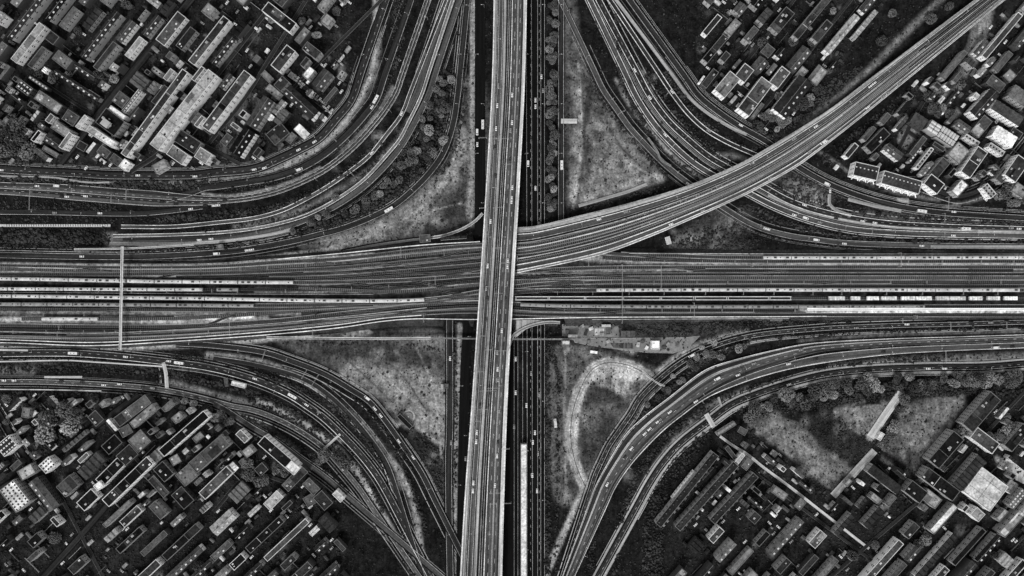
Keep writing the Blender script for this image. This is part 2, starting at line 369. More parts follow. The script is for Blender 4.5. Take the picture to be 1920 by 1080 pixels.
# south-east bends
R_T1 = road([(1918,604),(1789,608),(1659,611),(1530,617),(1389,634),(1295,669),(1240,708),(1199,749),(1184,775),(1161,808),(1142,836),(1129,863),(1117,889),(1108,916),(1097,950)], 9, 'innermost curve of the south-east bends', 'asphalt_dark', e=(E,E), lines=(-1,1), dashes=(0,))
T2A = [(1918,628),(1789,632),(1659,636),(1518,645),(1453,657),(1373,677),(1324,694),(1256,745),(1207,783),(1174,815),(1146,859),(1117,912),(1103,950)]
T3B = [(1918,652),(1789,657),(1659,665),(1518,684),(1453,698),(1389,718),(1324,746),(1275,781),(1244,806),(1207,843),(1178,877),(1153,915),(1137,950)]
a, b = smooth(ext(T2A, E, E)), smooth(ext(T3B, E, E)); a, b = resample(a, 220), resample(b, 220)
LO = (a, b)
def zone(c, x0, x1, soft=120): return np.clip((c[:,0]-x0)/soft, 0, 1)
def loft_strip(name, A, B, t0, t1, z, mat, parent=None, dz=0): return obj(name, loft_mesh(name, A, B, t0, t1, z, dz), M[mat], parent)
# upper carriageway narrows to the east, leaving a grass median
k = np.clip((between(a,b,.5)[:,0]-1300)/240, 0, 1)
o = obj('road', loft_mesh('road', a, a + (b-a)*(1-.55*k)[:,None], 0, 1, 1.2), M['asphalt']); tag(o, 'wide carriageway sweeping east to south', 'road', kind='structure')
inner = a + (b-a)*(1-.55*k)[:,None]
for f in (.03, .29, .36): loft_strip('edge_line', a, inner, f, f+.02, 1.225, 'paint', o)
loft_strip('lane_surface', a, inner, .07, .27, 1.21, 'asphalt_dark', o); loft_strip('median_strip', a, inner, .315, .355, 1.22, 'concrete_dull', o); loft_strip('lane_surface', a, inner, .80, .95, 1.21, 'asphalt_dark', o)
cc = between(a, inner, .66); obj('lane_marking', dash_mesh('lane_marking', cc, 0, .55, 1.217), M['paint'], o)
ROADS.append((cc, 14, 'wide carriageway sweeping east to south', 0)); occupy(stroke_mask(between(a, inner, .5), 34, 1))
inner2 = a + (b-a)*(.58*k + .9*(1-k))[:,None]
o = obj('road', loft_mesh('road', inner2, b, 0, 1, 1.25), M['asphalt']); tag(o, 'lower carriageway joining the wide south-east road', 'road', kind='structure')
for f in (.02, .9): loft_strip('edge_line', inner2, b, f, f+.07, 1.265, 'paint', o)
c3 = between(inner2, b, .5); ROADS.append((c3, 10, 'lower carriageway joining the wide south-east road', 0)); occupy(stroke_mask(c3, 12, 1))
for f0, d in ((-.03, 'upper'), (1.0, 'lower')):
    o = loft_strip('crash_barrier', a, b, f0, f0+.03, 2.1, 'barrier', None, .9); tag(o, 'pale crash barrier on the %s side of the wide south-east road' % d, 'barrier')
R_T4 = road([(1918,683),(1853,688),(1724,690),(1627,694),(1546,703),(1478,720),(1421,739),(1373,759),(1334,787),(1275,833),(1243,869),(1217,908),(1194,950)], 9, 'outermost south-east curve by the trees', 'asphalt_dark', e=(E,E), lines=(1,), dashes=(0,))
cT4 = ROADS[-1][0]
for o0, o1, d in ((5.2, 10.5, 'outer'), (-10.5, -5.2, 'inner')):
    r = obj('pavement', ribbon_mesh('pavement', cT4, o0, o1, .5), M['concrete_dull']); tag(r, 'pale %s shoulder of the outermost south-east curve' % d, 'pavement', kind='structure')
occupy(stroke_mask(cT4, 22, .5))
shoulder([(1324,776),(1338,800)], 9, 'concrete', 'pale cross path over the outer south-east verge', name='path')
shoulder([(1210,704),(1228,715),(1240,724)], 2.2, 'concrete', 'thin pale footpath crossing the innermost south-east curve', name='path', z=2.2)
# paving in the grass triangles
shoulder([(1085,386),(1130,373),(1180,358),(1213,345)], 6, 'concrete_dull', 'long pale path north of the railway viaduct', name='path')
shoulder([(1052,227),(1082,227)], 9, 'concrete', 'short pale slab beside the service road')
shoulder([(640,474),(700,462),(770,452),(815,447)], 8, 'asphalt_light', 'grey access road on the rail yard edge', z=.3)
shoulder([(1350,818),(1375,836),(1400,851),(1430,875),(1480,912),(1535,955)], 5, 'concrete', 'long pale path cutting through the south-east allotments', e=(0,120), name='path')
shoulder([(1562,930),(1585,905),(1640,845)], 14, 'concrete_dull', 'pale lane between the sports field and the warehouse')
shoulder([(1632,820),(1660,778),(1690,736)], 15, 'concrete', 'broad pale bank running up to the tree belt', name='path')
def flat(pts, mat, desc, z=.09, name='pavement', edge=None):
    V = [P(x, y, z) for x, y in pts]; o = obj(name, mkmesh(name, V, [tuple(range(len(V)))], [((x-960)*S, (540-y)*S) for x, y in pts]), M[mat]); tag(o, desc, 'pavement', kind='structure')
    if edge:
        q = np.array(list(pts)+[pts[0]], float); dn = np.vstack([np.linspace(q[i], q[i+1], 12, endpoint=False) for i in range(len(q)-1)]+[q[-1:]])
        obj('kerb', ribbon_mesh('kerb', dn, -.5, .5, z+.15, .15), M[edge], o)
    return o
flat([(1075,635),(1285,633),(1312,630),(1290,652),(1262,662),(1215,661),(1160,655),(1120,650),(1078,642)], 'plaza', 'smooth grey plaza around the white square hut', edge='barrier_dull')
flat([(1144,643),(1186,643),(1188,654),(1150,652)], 'asphalt', 'darker rectangular patch on the grey plaza', .11)
flat([(1054,608),(1110,606),(1125,612),(1160,612),(1160,632),(1054,630)], 'plaza', 'grey works yard north of the plaza', edge=None)
flat([(1115,616),(1133,616),(1133,628),(1115,628)], 'concrete', 'small pale pad in the works yard', .11)
flat([(968,598),(1040,602),(1010,607),(985,618),(966,634)], 'concrete_dull', 'pale paved wedge by the hooked ramp', 6.2)
flat([(1868,862),(1888,856),(1935,895),(1935,915),(1905,900)], 'concrete', 'pale paved street beside the white warehouse', .1)
flat([(420,240),(470,172),(492,190),(470,225),(447,238),(430,262)], 'asphalt', 'grey courtyard beside the long dark terrace', .1)
flat([(405,272),(445,248),(455,256),(432,290),(412,300),(400,290)], 'asphalt', 'lower grey courtyard beside the ridged hall', .1)
for off, d in ((-5, 'outer'), (0, 'middle'), (5, 'inner')):
    c = smooth([(1098,913),(1083,880),(1071,830),(1073,778),(1088,730),(1110,693),(1140,680),(1181,686),(1207,699),(1222,708)], 6)
    tag(obj('path', ribbon_mesh('path', c, off-.6, off+.6, .1), M['concrete_dull'] if off else M['asphalt']), '%s wheel track of the pale dirt loop' % d, 'path', kind='structure')
# town streets
def street(pts, w, desc, mat='asphalt_dark', e=(0,0)):
    o = road(pts, w, desc, mat, e=e, lines=None); c = ROADS[-1][0]
    for s in (-1, 1): obj('kerb', ribbon_mesh('kerb', c, s*(w/2), s*(w/2+.5), .75, .7), M['trim_dull'], o)
    return o
street([(112,306),(160,245),(200,195),(262,118)], 12, 'dark street climbing through the north-west town', e=(0,E))
street([(245,322),(300,285),(330,240),(400,150)], 7, 'street behind the light long terrace', e=(0,E))
street([(392,268),(455,190),(500,118)], 6, 'narrow lane east of the long dark terrace', e=(0,E))
street([(320,240),(400,282),(450,308)], 7, 'cross street in the north-west town')
street([(545,170),(590,125)], 5, 'little lane by the car park', e=(0,E))
street([(70,148),(150,200),(175,215)], 5, 'back lane of the western gardens')
street([(0,918),(60,880),(150,820),(260,740)], 9, 'long dark street entering the south-west town', e=(E,0))
street([(155,1000),(240,905),(320,828),(390,760)], 9, 'long diagonal street of the south-west town', e=(160,0))
street([(0,780),(30,830),(62,880)], 9, 'side street at the western trees', e=(140,0))
street([(200,790),(262,868)], 6, 'short cross street by the grey hall')
street([(100,905),(150,1000)], 6, 'dark alley south of the grid-roofed block', e=(0,200))
street([(400,960),(470,890),(540,905)], 6, 'alley behind the courtyard block')
street([(1732,190),(1712,225),(1700,250),(1680,290)], 6, 'rail-side lane in the north-east town')
street([(1700,245),(1760,285),(1800,300),(1850,262),(1935,170)], 7, 'main cross street of the north-east town', e=(0,E))
street([(1640,352),(1720,345),(1770,362),(1800,368),(1850,350),(1880,325),(1935,260)], 8, 'curving boundary street of the north-east town', e=(0,E))
street([(1410,225),(1450,180),(1500,118)], 6, 'lane between two grey halls', e=(0,E))
street([(1345,186),(1400,115)], 5, 'lane left of the grey halls', e=(0,E))
street([(1700,960),(1770,900),(1860,800),(1925,730)], 6, 'street cutting between the dark courtyard blocks', e=(200,E))
street([(1345,842),(1420,890),(1500,950)], 5, 'street below the long terraces', e=(0,200))
# ------------------------------------------------------------ land cover painted into the ground sheet (real differences of soil, grass, tarmac)
TOWN = {
 'NW': [(-250,-250),(668,-250),(655,130),(640,190),(600,240),(545,278),(470,305),(380,316),(180,318),(120,312),(-250,306)],
 'SW': [(-250,742),(200,738),(330,745),(400,768),(460,806),(530,852),(600,905),(645,960),(700,1330),(-250,1330)],
 'NE1': [(1318,-250),(1306,130),(1330,175),(1400,232),(1445,245),(1510,200),(1580,120),(1850,-250)],
 'NE2': [(1900,-250),(1720,150),(1600,262),(1560,318),(1640,350),(1750,372),(1850,378),(2170,388),(2170,-250)],
 'SE': [(1255,960),(1310,880),(1345,815),(1400,800),(1480,860),(1560,925),(1640,850),(1720,890),(1800,790),(1870,715),(2170,705),(2170,1330),(1215,1330)],
}
TM = {}
def town_cover():
    full = np.zeros((NY, NX))
    for k, p in TOWN.items():
        s, m = poly_mask(p, 4, False); paint(cover, (s, m), .017); q = np.zeros((NY, NX), bool); q[s] = m > .5; TM[k] = q
# verges and meadows: (points, value, soft)
def G(p, v, soft=6, op=1.0, sm=True): paint(cover, poly_mask(p, soft, sm), v, op)
def L_(p, w, v, soft=3, op=1.0): paint(cover, stroke_mask(p, w, soft), v, op)
# NW triangle
G([(905,150),(880,150),(868,240),(846,300),(800,350),(740,400),(640,440),(560,462),(640,470),(780,445),(850,438),(905,410)], .05, 5)
G([(868,240),(850,300),(800,350),(760,385),(700,415),(640,436),(600,452),(680,455),(760,425),(820,410),(850,350),(880,270)], .12, 14)
L_([(886,-250),(887,260),(880,400)], 12, .11, 3); L_([(884,-250),(884,420)], 2, .17, 1)
G([(820,370),(850,360),(868,400),(850,430),(815,430)], .03, 14, .8)
G([(750,400),(820,385),(840,420),(780,435),(730,440)], .085, 10, .7)
L_([(640,466),(540,478),(450,489),(320,492),(180,490),(0,486),(-200,486)], 7, .13, 2)
# gravel verges of the NW bends
L_([(706,-250),(701,130),(682,175),(659,211),(640,240),(607,267),(575,291),(543,306),(497,321),(400,336),(320,338),(220,333)], 15, .10, 4)
L_([(702,-100),(698,130),(678,176),(640,236),(600,270),(540,304)], 5, .18, 2)
L_([(736,165),(715,200),(690,236),(640,285)], 8, .10, 4); L_([(600,314),(560,335),(500,356),(430,368),(380,364)], 5, .15, 2)
L_([(769,225),(740,270),(690,320),(640,352),(560,395),(500,415),(440,427)], 9, .085, 4)
L_([(0,325),(100,328),(170,330)], 6, .10, 3); L_([(300,455),(210,459)], 8, .08, 3); G([(196,436),(218,436),(210,462),(196,460)], .1, 4)
# NE triangle
G([(1062,-100),(1100,130),(1130,190),(1180,255),(1225,310),(1240,330),(1080,380),(1068,350),(1060,200)], .06, 6)
G([(1078,130),(1096,130),(1100,200),(1093,290),(1092,330),(1080,385),(1066,385),(1072,300),(1080,220)], .12, 6)
G([(1112,200),(1150,230),(1185,275),(1225,315),(1160,345),(1100,360),(1100,310),(1125,280),(1108,240)], .10, 14)
G([(1180,340),(1235,322),(1250,335),(1200,352),(1090,380),(1085,372)], .13, 4)
G([(1098,140),(1110,160),(1108,220),(1098,240),(1103,300),(1112,330),(1103,335),(1096,280),(1096,200)], .025, 4, .8)
L_([(1155,150),(1180,195),(1215,240),(1250,280),(1300,325),(1330,342)], 7, .13, 3)
L_([(1210,150),(1245,215),(1290,262),(1335,300)], 4, .10, 2); L_([(1235,215),(1285,262),(1350,305)], 3, .12, 2)
L_([(1330,290),(1370,292),(1400,300)], 8, .08, 4)
L_([(1510,230),(1560,190),(1620,140),(1700,60),(1900,-130)], 12, .085, 4); G([(1440,262),(1480,246),(1540,205),(1500,240),(1470,262)], .06, 5)
G([(1470,340),(1500,330),(1540,352),(1555,370),(1540,400),(1490,385)], .085, 12); G([(1600,392),(1680,400),(1760,405),(1700,418),(1600,412)], .05, 6)
G([(1255,455),(1300,430),(1350,400),(1400,430),(1380,465),(1300,470),(1250,468)], .055, 14); G([(1260,455),(1310,425),(1330,440),(1290,462)], .10, 10)
G([(1400,330),(1460,300),(1480,320),(1440,345)], .07, 8)
L_([(1500,262),(1560,300),(1620,340),(1690,362),(1760,375)], 7, .08, 3)
# NE town bits
G([(1740,205),(1760,175),(1790,140),(1815,80),(1840,-60),(1870,-60),(1840,100),(1800,160),(1765,215),(1740,212)], .11, 5)
for p in ([(1680,215),(1700,212),(1705,232),(1695,242),(1684,232)], [(1685,250),(1705,238),(1728,250),(1712,272),(1700,282),(1682,268)], [(1782,206),(1795,200),(1802,212),(1790,225),(1780,215)]): G(p, .1, 3)
L_([(1770,390),(1810,380),(1840,372)], 5, .10, 3); G([(1683,372),(1703,372),(1705,386),(1683,386)], .17, 2)
# S triangle (W)
G([(520,640),(640,632),(835,632),(835,930),(815,900),(770,820),(700,740),(620,690)], .055, 6)
G([(640,690),(720,670),(780,690),(832,720),(835,930),(826,900),(810,850),(760,780),(700,730)], .115, 12)
G([(730,655),(800,650),(835,660),(835,630),(800,622),(740,640)], .09, 10)
G([(560,645),(650,645),(740,640),(790,668),(760,690),(680,670),(600,672)], .032, 12, .9)
G([(757,796),(775,798),(830,835),(835,880),(826,935),(812,910),(780,850)], .02, 8)
L_([(640,700),(690,740),(730,790),(760,800)], 8, .14, 4); L_([(770,790),(800,815),(832,838)], 6, .15, 4)
L_([(862,610),(860,700),(856,820),(852,1000),(850,1250)], 9, .12, 2)
L_([(390,666),(465,674),(530,693),(594,729),(640,762),(688,807),(728,855),(756,898),(776,950),(810,1250)], 12, .12, 3)
L_([(484,752),(530,772),(575,797),(612,824)], 12, .15, 3); L_([(634,842),(665,878),(700,936),(760,1040),(860,1250)], 12, .15, 3)
L_([(320,716),(400,738),(470,757)], 9, .09, 4); L_([(330,742),(420,752),(470,765)], 4, .15, 2)
L_([(430,768),(500,800),(560,845)], 6, .06, 3)
L_([(-200,646),(200,652),(400,645),(500,636),(640,622)], 9, .15, 3); L_([(0,694),(60,695)], 14, .08, 5)
L_([(-200,669),(400,695)], 3, .05, 3); G([(640,628),(690,618),(700,624),(650,632)], .2, 2)
# SE: dirt loop, plaza, fields
G([(1040,650),(1100,650),(1200,680),(1240,700),(1180,800),(1120,900),(1085,945),(1045,945)], .06, 5)
L_([(1098,913),(1083,880),(1071,830),(1073,778),(1088,730),(1110,693),(1140,680),(1181,686),(1207,699),(1222,708)], 20, .15, 1.5)
L_([(1078,830),(1080,778),(1095,730),(1115,700)], 5, .13, 2); L_([(1096,905),(1078,950),(1010,1100)], 10, .14, 2)
L_([(1102,900),(1130,850),(1175,775),(1230,700),(1290,655),(1350,632),(1400,620)], 9, .13, 3)
G([(1122,702),(1160,695),(1195,702),(1180,735),(1170,742),(1120,725)], .15, 6)
G([(1100,700),(1125,684),(1160,680),(1205,694),(1215,706),(1190,716),(1150,706),(1110,716)], .2, 3)
L_([(1084,720),(1072,780),(1066,830),(1074,880)], 7, .12, 4)
G([(1118,722),(1165,745),(1150,800),(1105,880),(1090,860),(1090,790)], .035, 5); G([(1100,770),(1130,760),(1120,810),(1095,830)], .07, 9)
G([(1055,612),(1160,612),(1160,632),(1060,632)], .085, 5); G([(1140,606),(1200,606),(1340,606),(1400,615),(1300,632),(1190,632)], .04, 5)
L_([(1300,690),(1340,666),(1420,640),(1480,632)], 4, .08, 3)
L_([(1210,900),(1260,830),(1320,768),(1400,730)], 9, .085, 4); L_([(1310,745),(1390,705),(1470,683),(1530,672)], 5, .12, 2)
L_([(1600,650),(1700,642),(1800,643),(1918,643),(2150,640)], 9, .09, 4); L_([(1560,690),(1700,677),(1918,668),(2150,660)], 13, .085, 5); L_([(1500,640),(1650,628),(1918,622)], 8, .06, 3)
G([(1401,798),(1443,774),(1504,794),(1591,866),(1561,921),(1481,859)], .075, 2, sm=False); G([(1410,800),(1440,795),(1500,830),(1560,880),(1550,905),(1480,850)], .11, 12)
G([(1504,790),(1560,775),(1640,830),(1600,870)], .022, 4); G([(1562,771),(1607,762),(1659,761),(1640,793),(1623,819)], .10, 1.5)
L_([(1632,820),(1660,778),(1688,740)], 14, .2, 4)
G([(1700,760),(1756,745),(1811,740),(1789,787),(1750,851),(1724,887),(1685,864),(1656,835)], .05, 3); G([(1715,775),(1756,750),(1800,745),(1775,795),(1740,840),(1715,850),(1690,830)], .095, 14)
L_([(1655,862),(1680,880),(1700,900)], 12, .06, 4); L_([(1870,860),(1900,885),(1935,905)], 12, .12, 4); L_([(1568,768),(1620,752)], 5, .09, 3)
for p in ([(418,235),(460,200),(480,190),(452,250),(430,262)], [(405,280),(445,245),(450,262),(420,290)], [(356,232),(380,200),(385,220),(365,248)]): G(p, .05, 3)
# worn wheel tracks and darker tussock patches of the open ground
for p, w, v in (([(1085,120),(1090,230),(1086,300),(1074,390)],3,.2),([(1092,150),(1096,260),(1092,320),(1080,388)],3,.035),([(1130,210),(1160,270),(1200,310)],3,.03),([(1105,330),(1160,300),(1215,325)],3,.16),([(1066,200),(1064,400)],3,.03),
   ([(870,200),(850,300),(800,380),(700,440),(600,468)],3,.18),([(890,140),(893,300),(888,420)],3,.03),([(850,330),(800,400),(740,436)],3,.03),([(760,440),(800,400),(870,380)],3,.15),
   ([(640,665),(720,740),(790,830),(832,930)],3,.03),([(700,690),(760,740),(820,790)],3,.18),([(780,650),(810,720),(828,860)],3,.17),([(600,660),(700,670),(830,690)],3,.028),([(650,650),(740,690),(800,770)],3,.03),
   ([(1060,660),(1058,800),(1062,930)],3,.15),([(1050,700),(1066,760)],3,.03),([(1420,800),(1480,840),(1560,905)],3,.04),([(1440,790),(1540,860)],3,.15),([(1700,780),(1760,760),(1790,760)],3,.03),([(1690,850),(1740,800),(1790,750)],3,.14)):
    L_(p, w, v, 1.5, .75)
for _ in range(420):
    x0_, x1_, y0_, y1_ = [(600,905,150,470),(1060,1240,130,390),(560,836,625,940),(1045,1200,640,930),(1400,1600,770,925),(1655,1810,740,890),(1260,1420,390,470)][nr.randint(7)]
    x, y, r = nr.uniform(x0_, x1_), nr.uniform(y0_, y1_), nr.uniform(4, 15)
    s = sub(x-r, y-r, x+r, y+r); D = np.hypot((GX[s]-x)*nr.uniform(.6,1.4), (GY[s]-y)*nr.uniform(.6,1.4)); m = np.clip(1.2 - D/r, 0, 1); paint(cover, (s, m), nr.choice([.02,.03,.05,.13]), .6)
LOOP = [(1096,912),(1082,880),(1069,830),(1072,778),(1086,730),(1109,693),(1140,680),(1181,686),(1207,699),(1222,708)]
L_(LOOP, 19, .16, 1.5, .9); L_([(1079,840),(1084,775),(1098,728),(1120,702)], 6, .2, 2); occupy(stroke_mask(LOOP, 18, .5))
G([(1110,700),(1128,686),(1160,681),(1203,694),(1190,712),(1150,704)], .2, 3, .7); L_([(1097,905),(1078,952),(1020,1090)], 9, .15, 1.5)
L_([(1108,902),(1135,850),(1178,776),(1232,702),(1290,657),(1350,634)], 7, .14, 2); L_([(886,-250),(888,260),(882,420)], 8, .13, 2)
G([(1415,803),(1445,790),(1500,825),(1560,880),(1552,908),(1485,853)], .11, 10, .6); G([(1715,780),(1756,752),(1800,747),(1775,795),(1740,840),(1700,830)], .10, 12, .5)
keep = cover.copy()
town_cover()
for k, q in TM.items():
    hi = q & (keep > .045); cover[hi] = keep[hi]
# gardens: soft patches inside towns
for _ in range(900):
    i = nr.randint(NX); j = nr.randint(NY)
    if any(q[j, i] for q in TM.values()):
        r = nr.uniform(4, 13); x, y = gx[i], gy[j]
        s = sub(x-r, y-r, x+r, y+r); D = np.hypot(GX[s]-x, GY[s]-y); m = np.clip(1.3 - D/r, 0, 1)
        paint(cover, (s, m), nr.choice([.008, .025, .04, .06, .09]), .85)
cover = .062*(cover/.06)**1.3
# ground sheet
V = np.stack([(GX.ravel()-960)*S, (540-GY.ravel())*S, np.zeros(NX*NY)], 1)
ii = (np.arange(NY-1)[:, None]*NX + np.arange(NX-1)[None]).ravel()
F = np.stack([ii, ii+1, ii+NX+1, ii+NX], 1)
me = bpy.data.meshes.new('ground'); me.vertices.add(len(V)); me.vertices.foreach_set('co', V.ravel())
me.loops.add(F.size); me.loops.foreach_set('vertex_index', F.ravel()); me.polygons.add(len(F)); me.polygons.foreach_set('loop_start', np.arange(len(F))*4)
me.update(); me.validate()
at_ = me.attributes.new('cover', 'FLOAT', 'POINT'); at_.data.foreach_set('value', cover.ravel())
tag(obj('ground', me, M['cover']), 'mixed grass, soil and tarmac ground of the whole interchange', 'ground', kind='structure')
far = mkmesh('terrain', [(-9000,-9000,-.3),(9000,-9000,-.3),(9000,9000,-.3),(-9000,9000,-.3)], [(0,1,2,3)])
tag(obj('terrain', far, M_mottle('far_terrain', .03, .5, .02, .003)), 'dark terrain reaching the horizon', 'ground', kind='structure')
# ------------------------------------------------------------ rail yard on its low bank
def yz(x): return 3.0 + 3.5 * np.clip((420 - abs(np.asarray(x, float) - 960)) / 240, 0, 1)
yt = [(-330,490),(0,490),(230,494),(400,493),(520,484),(640,478),(797,462),(900,454),(965,442),(1020,468),(1130,477),(1290,475),(1430,474),(1918,474),(2250,474)]
yb = [(-330,642),(0,643),(170,648),(320,641),(510,628),(640,615),(716,604),(773,599),(900,600),(965,600),(1130,597),(1430,596),(1918,594),(2250,594)]
xs = np.arange(-330, 2250, 4.0)
def yline(p): 
    q = smooth(p, 6); return np.interp(xs, q[:,0], q[:,1])
T_, B_ = yline(yt), yline(yb)
NR = 40; fr = np.linspace(0, 1, NR)
YX = np.repeat(xs[:,None], NR, 1); YY = T_[:,None]*(1-fr) + B_[:,None]*fr
yc = np.full(YX.shape, .02)
def ypaint(pts, w, v, soft=1.5, op=1.0):
    global yc
    p = smooth(pts, 30); D = seg_dist(YX, YY, p) - w/2; m = np.clip(.5 - D/(2*soft), 0, 1)*op
    yc = yc*(1-m) + v*m
ypaint([(-330,493),(230,497),(400,495),(520,487),(640,481),(700,476)], 5, .12)
ypaint([(0,509),(120,512),(300,517),(450,518)], 3, .13); ypaint([(0,494),(200,499),(420,500)], 2, .1)
ypaint([(-330,585),(200,586),(430,588),(560,588)], 6, .09); ypaint([(-330,600),(200,600),(330,603),(430,600),(500,597)], 9, .14, 3); ypaint([(330,596),(420,596),(475,595)], 3, .28)
ypaint([(480,545),(640,547),(780,543),(890,532)], 8, .08, 2); ypaint([(560,533),(700,528),(800,521),(880,513)], 4, .1); ypaint([(640,509),(760,500),(890,489)], 3, .11); ypaint([(640,489),(740,480),(890,467)], 4, .1)
ypaint([(640,577),(760,566),(890,552)], 2, .08)
ypaint([(1090,484),(1180,489),(1300,491),(1450,493),(2250,496)], 9, .12, 3); ypaint([(1100,476),(1180,482),(1260,478)], 4, .1)
ypaint([(980,531),(1060,532),(1150,529)], 6, .09, 3); ypaint([(960,514),(1100,509),(1430,505),(2250,504)], 3, .11); ypaint([(1100,535),(1430,535),(2250,535)], 3, .10)
ypaint([(965,587),(1300,584),(2250,588)], 3, .10); ypaint([(1290,509),(2250,511)], 2.5, .14); ypaint([(1480,499),(2250,500)], 2.5, .12)
ypaint([(1020,527),(1300,526),(2250,525)], 2, .07); ypaint([(965,566),(2250,567)], 3, .012); ypaint([(965,552),(2250,552)], 3, .012)
ypaint([(-330,533),(370,537),(560,536)], 4, .012); ypaint([(-330,564),(320,566),(560,568)], 3, .012); ypaint([(-330,550),(800,553)], 3, .012); ypaint([(-330,518),(100,520),(300,522)], 3, .014)
ypaint([(960,548),(900,553),(800,566),(640,585),(518,600),(320,618)], 3, .012)
ypaint([(640,598),(760,584),(890,575)], 8, .012, 3); ypaint([(820,560),(890,540),(980,520)], 10, .012, 4); ypaint([(1500,581),(1600,581),(2250,581)], 4, .2, 1); ypaint([(1515,586),(1700,586),(2250,587)], 3, .26, 1)
yc = .08*(yc/.06)**1.35
Z = yz(YX); co = np.stack([(YX-960)*S*(H-Z)/H, (540-YY)*S*(H-Z)/H, Z], 2)
V = co.reshape(-1, 3); nx = len(xs)
F = [(i*NR+j, i*NR+j+1, (i+1)*NR+j+1, (i+1)*NR+j) for i in range(nx-1) for j in range(NR-1)]
me = mkmesh('rail_yard', V, F); a_ = me.attributes.new('cover', 'FLOAT', 'POINT'); a_.data.foreach_set('value', yc.ravel())
yard = tag(obj('rail_yard', me, M['cover']), 'broad ballasted rail yard running across the whole picture', 'rail yard', kind='structure')
# its side walls: deep where it is a bank, thin where the sunken streets pass below
for nm, j, sgn in (('north', 0, -1), ('south', NR-1, 1)):
    V, F = [], []
    for i in range(nx):
        x = xs[i]; z = float(yz(x)); street = (888 < x < 912) or (978 < x < 1024) or (1046 < x < 1060) or (830 < x < 880 and sgn > 0)
        top = co[i, j]; drop = min(z, 1.6) if street else z + .3; out = 0 if street else z*1.1
        V += [tuple(top), (top[0], top[1] - sgn*out, z - drop)]
        if i: b = 2*i; F.append((b-2, b, b+1, b-1))
    tag(obj('embankment', mkmesh('embankment', V, F), M['scrub']), 'dark planted bank along the %s side of the rail yard' % nm, 'embankment', kind='structure')
occupy(((slice(None), slice(None)), ((GY > np.interp(GX, xs, T_)-3) & (GY < np.interp(GX, xs, B_)+3)).astype(float)))
# parapet lines of the yard
for pts, d, m_ in (([(-330,642.5),(0,642.5),(171,648),(320,640.5),(510,627),(640,614),(716,602.6),(773,598),(892,599),(1130,595),(1430,594),(1550,593)], 'pale retaining wall along the south side of the rail yard', 'barrier'),
             ([(-330,636),(0,637),(171,642),(320,635),(510,621),(640,608),(716,597),(790,591)], 'thin pale wall inside the southern tracks', 'barrier'),
             ([(-330,625),(0,622),(171,625),(320,619),(518,606),(640,594),(800,577)], 'thin pale cable duct between the southern tracks', 'barrier_dull'),
             ([(520,486),(640,475),(797,459),(900,453)], 'pale wall along the north side of the rail yard', 'barrier'),
             ([(1180,475),(1290,475.5),(1430,476),(1918,476.5),(2250,477)], 'thin pale wall along the north-east side of the yard', 'barrier_dull'),
             ([(1110,599),(1300,598),(1480,597)], 'low pale kerb south of the eastern tracks', 'barrier_dull')):
    c = smooth(pts, 8); z = yz(c[:,0]) + 1.2
    tag(obj('wall', ribbon_mesh('wall', c, -.8, .8, z, 1.5), M[m_]), d, 'wall')
# ------------------------------------------------------------ tracks
TRACKS = {}
def shoulder_strips(o, c, zz, k):
    R = random.Random(k*5+1); o.data.materials[0] = M[R.choice(['track','track','track_black','track_pale'])]
    for s in (-1, 1):
        if R.random() < .38: continue
        a = 2.9 if s < 0 else 3.0; w = R.uniform(.4, 1.15); n = len(c); i = R.randrange(0, max(1, n//4)); j = n - R.randrange(0, max(1, n//4))
        cc, z_ = c[i:j], np.broadcast_to(zz, n)[i:j]
        if len(cc) > 4: obj('ballast_shoulder', ribbon_mesh('ballast_shoulder', cc, s*a, s*(a+w), z_+.03+.002*k, .15), M[R.choice(['ballast_light','concrete_dull','barrier_dull','ballast_light'])], o)
def track(pts, key, z=None, dz=.05, desc=None):
    c = smooth(pts, 8); zz = (yz(c[:,0]) if z is None else np.full(len(c), z)) + dz + .013*len(TRACKS)
    o = tag(obj('railway_track', ribbon_mesh('railway_track', c, -3.2, 3.2, zz), M['track']), desc or ('%s railway track' % key), 'railway track', kind='structure')
    for s in (-1, 1): obj('rail', ribbon_mesh('rail', c, s*1.43-.08, s*1.43+.08, zz+.2, .17), M['rail'], o)
    shoulder_strips(o, c, zz, len(TRACKS)); TRACKS[key] = (c, zz); return c
VU = [(970,426),(1000,424),(1090,403),(1178,381),(1291,347),(1389,305),(1454,268),(1518,229),(1562,200),(1646,136),(1800,20),(2000,-130)]
VL = [(970,512),(1000,506),(1130,477),(1227,441),(1290,414),(1356,385),(1415,357),(1497,311),(1518,296),(1594,237),(1718,136),(1860,20),(2060,-140)]
va, vb = resample(smooth(VU), 240), resample(smooth(VL), 240)
def vpt(t, x):
    c = between(va, vb, t); i = np.argmin(abs(c[:,0]-x)); return tuple(c[i])
def vtail(t): return [vpt(t, x) for x in (1000,1090,1180,1290,1380,1450,1520,1600,1700,1800,1950)]
lefts = {0:[(-330,498),(0,498),(230,502),(400,500),(520,492),(640,485),(797,468),(900,460)],
 1:[(-330,504),(0,504),(230,508),(400,506),(520,500),(640,493),(797,477),(900,468)],
 2:[(-330,516),(0,514),(230,514),(400,512),(520,508),(640,502),(797,488),(900,478)],
 3:[(330,520),(520,515),(640,511),(797,497),(900,487)],
 4:[(420,523),(520,522),(640,518),(797,505),(900,496)],
 5:[(560,528),(640,524),(797,513),(900,504)]}
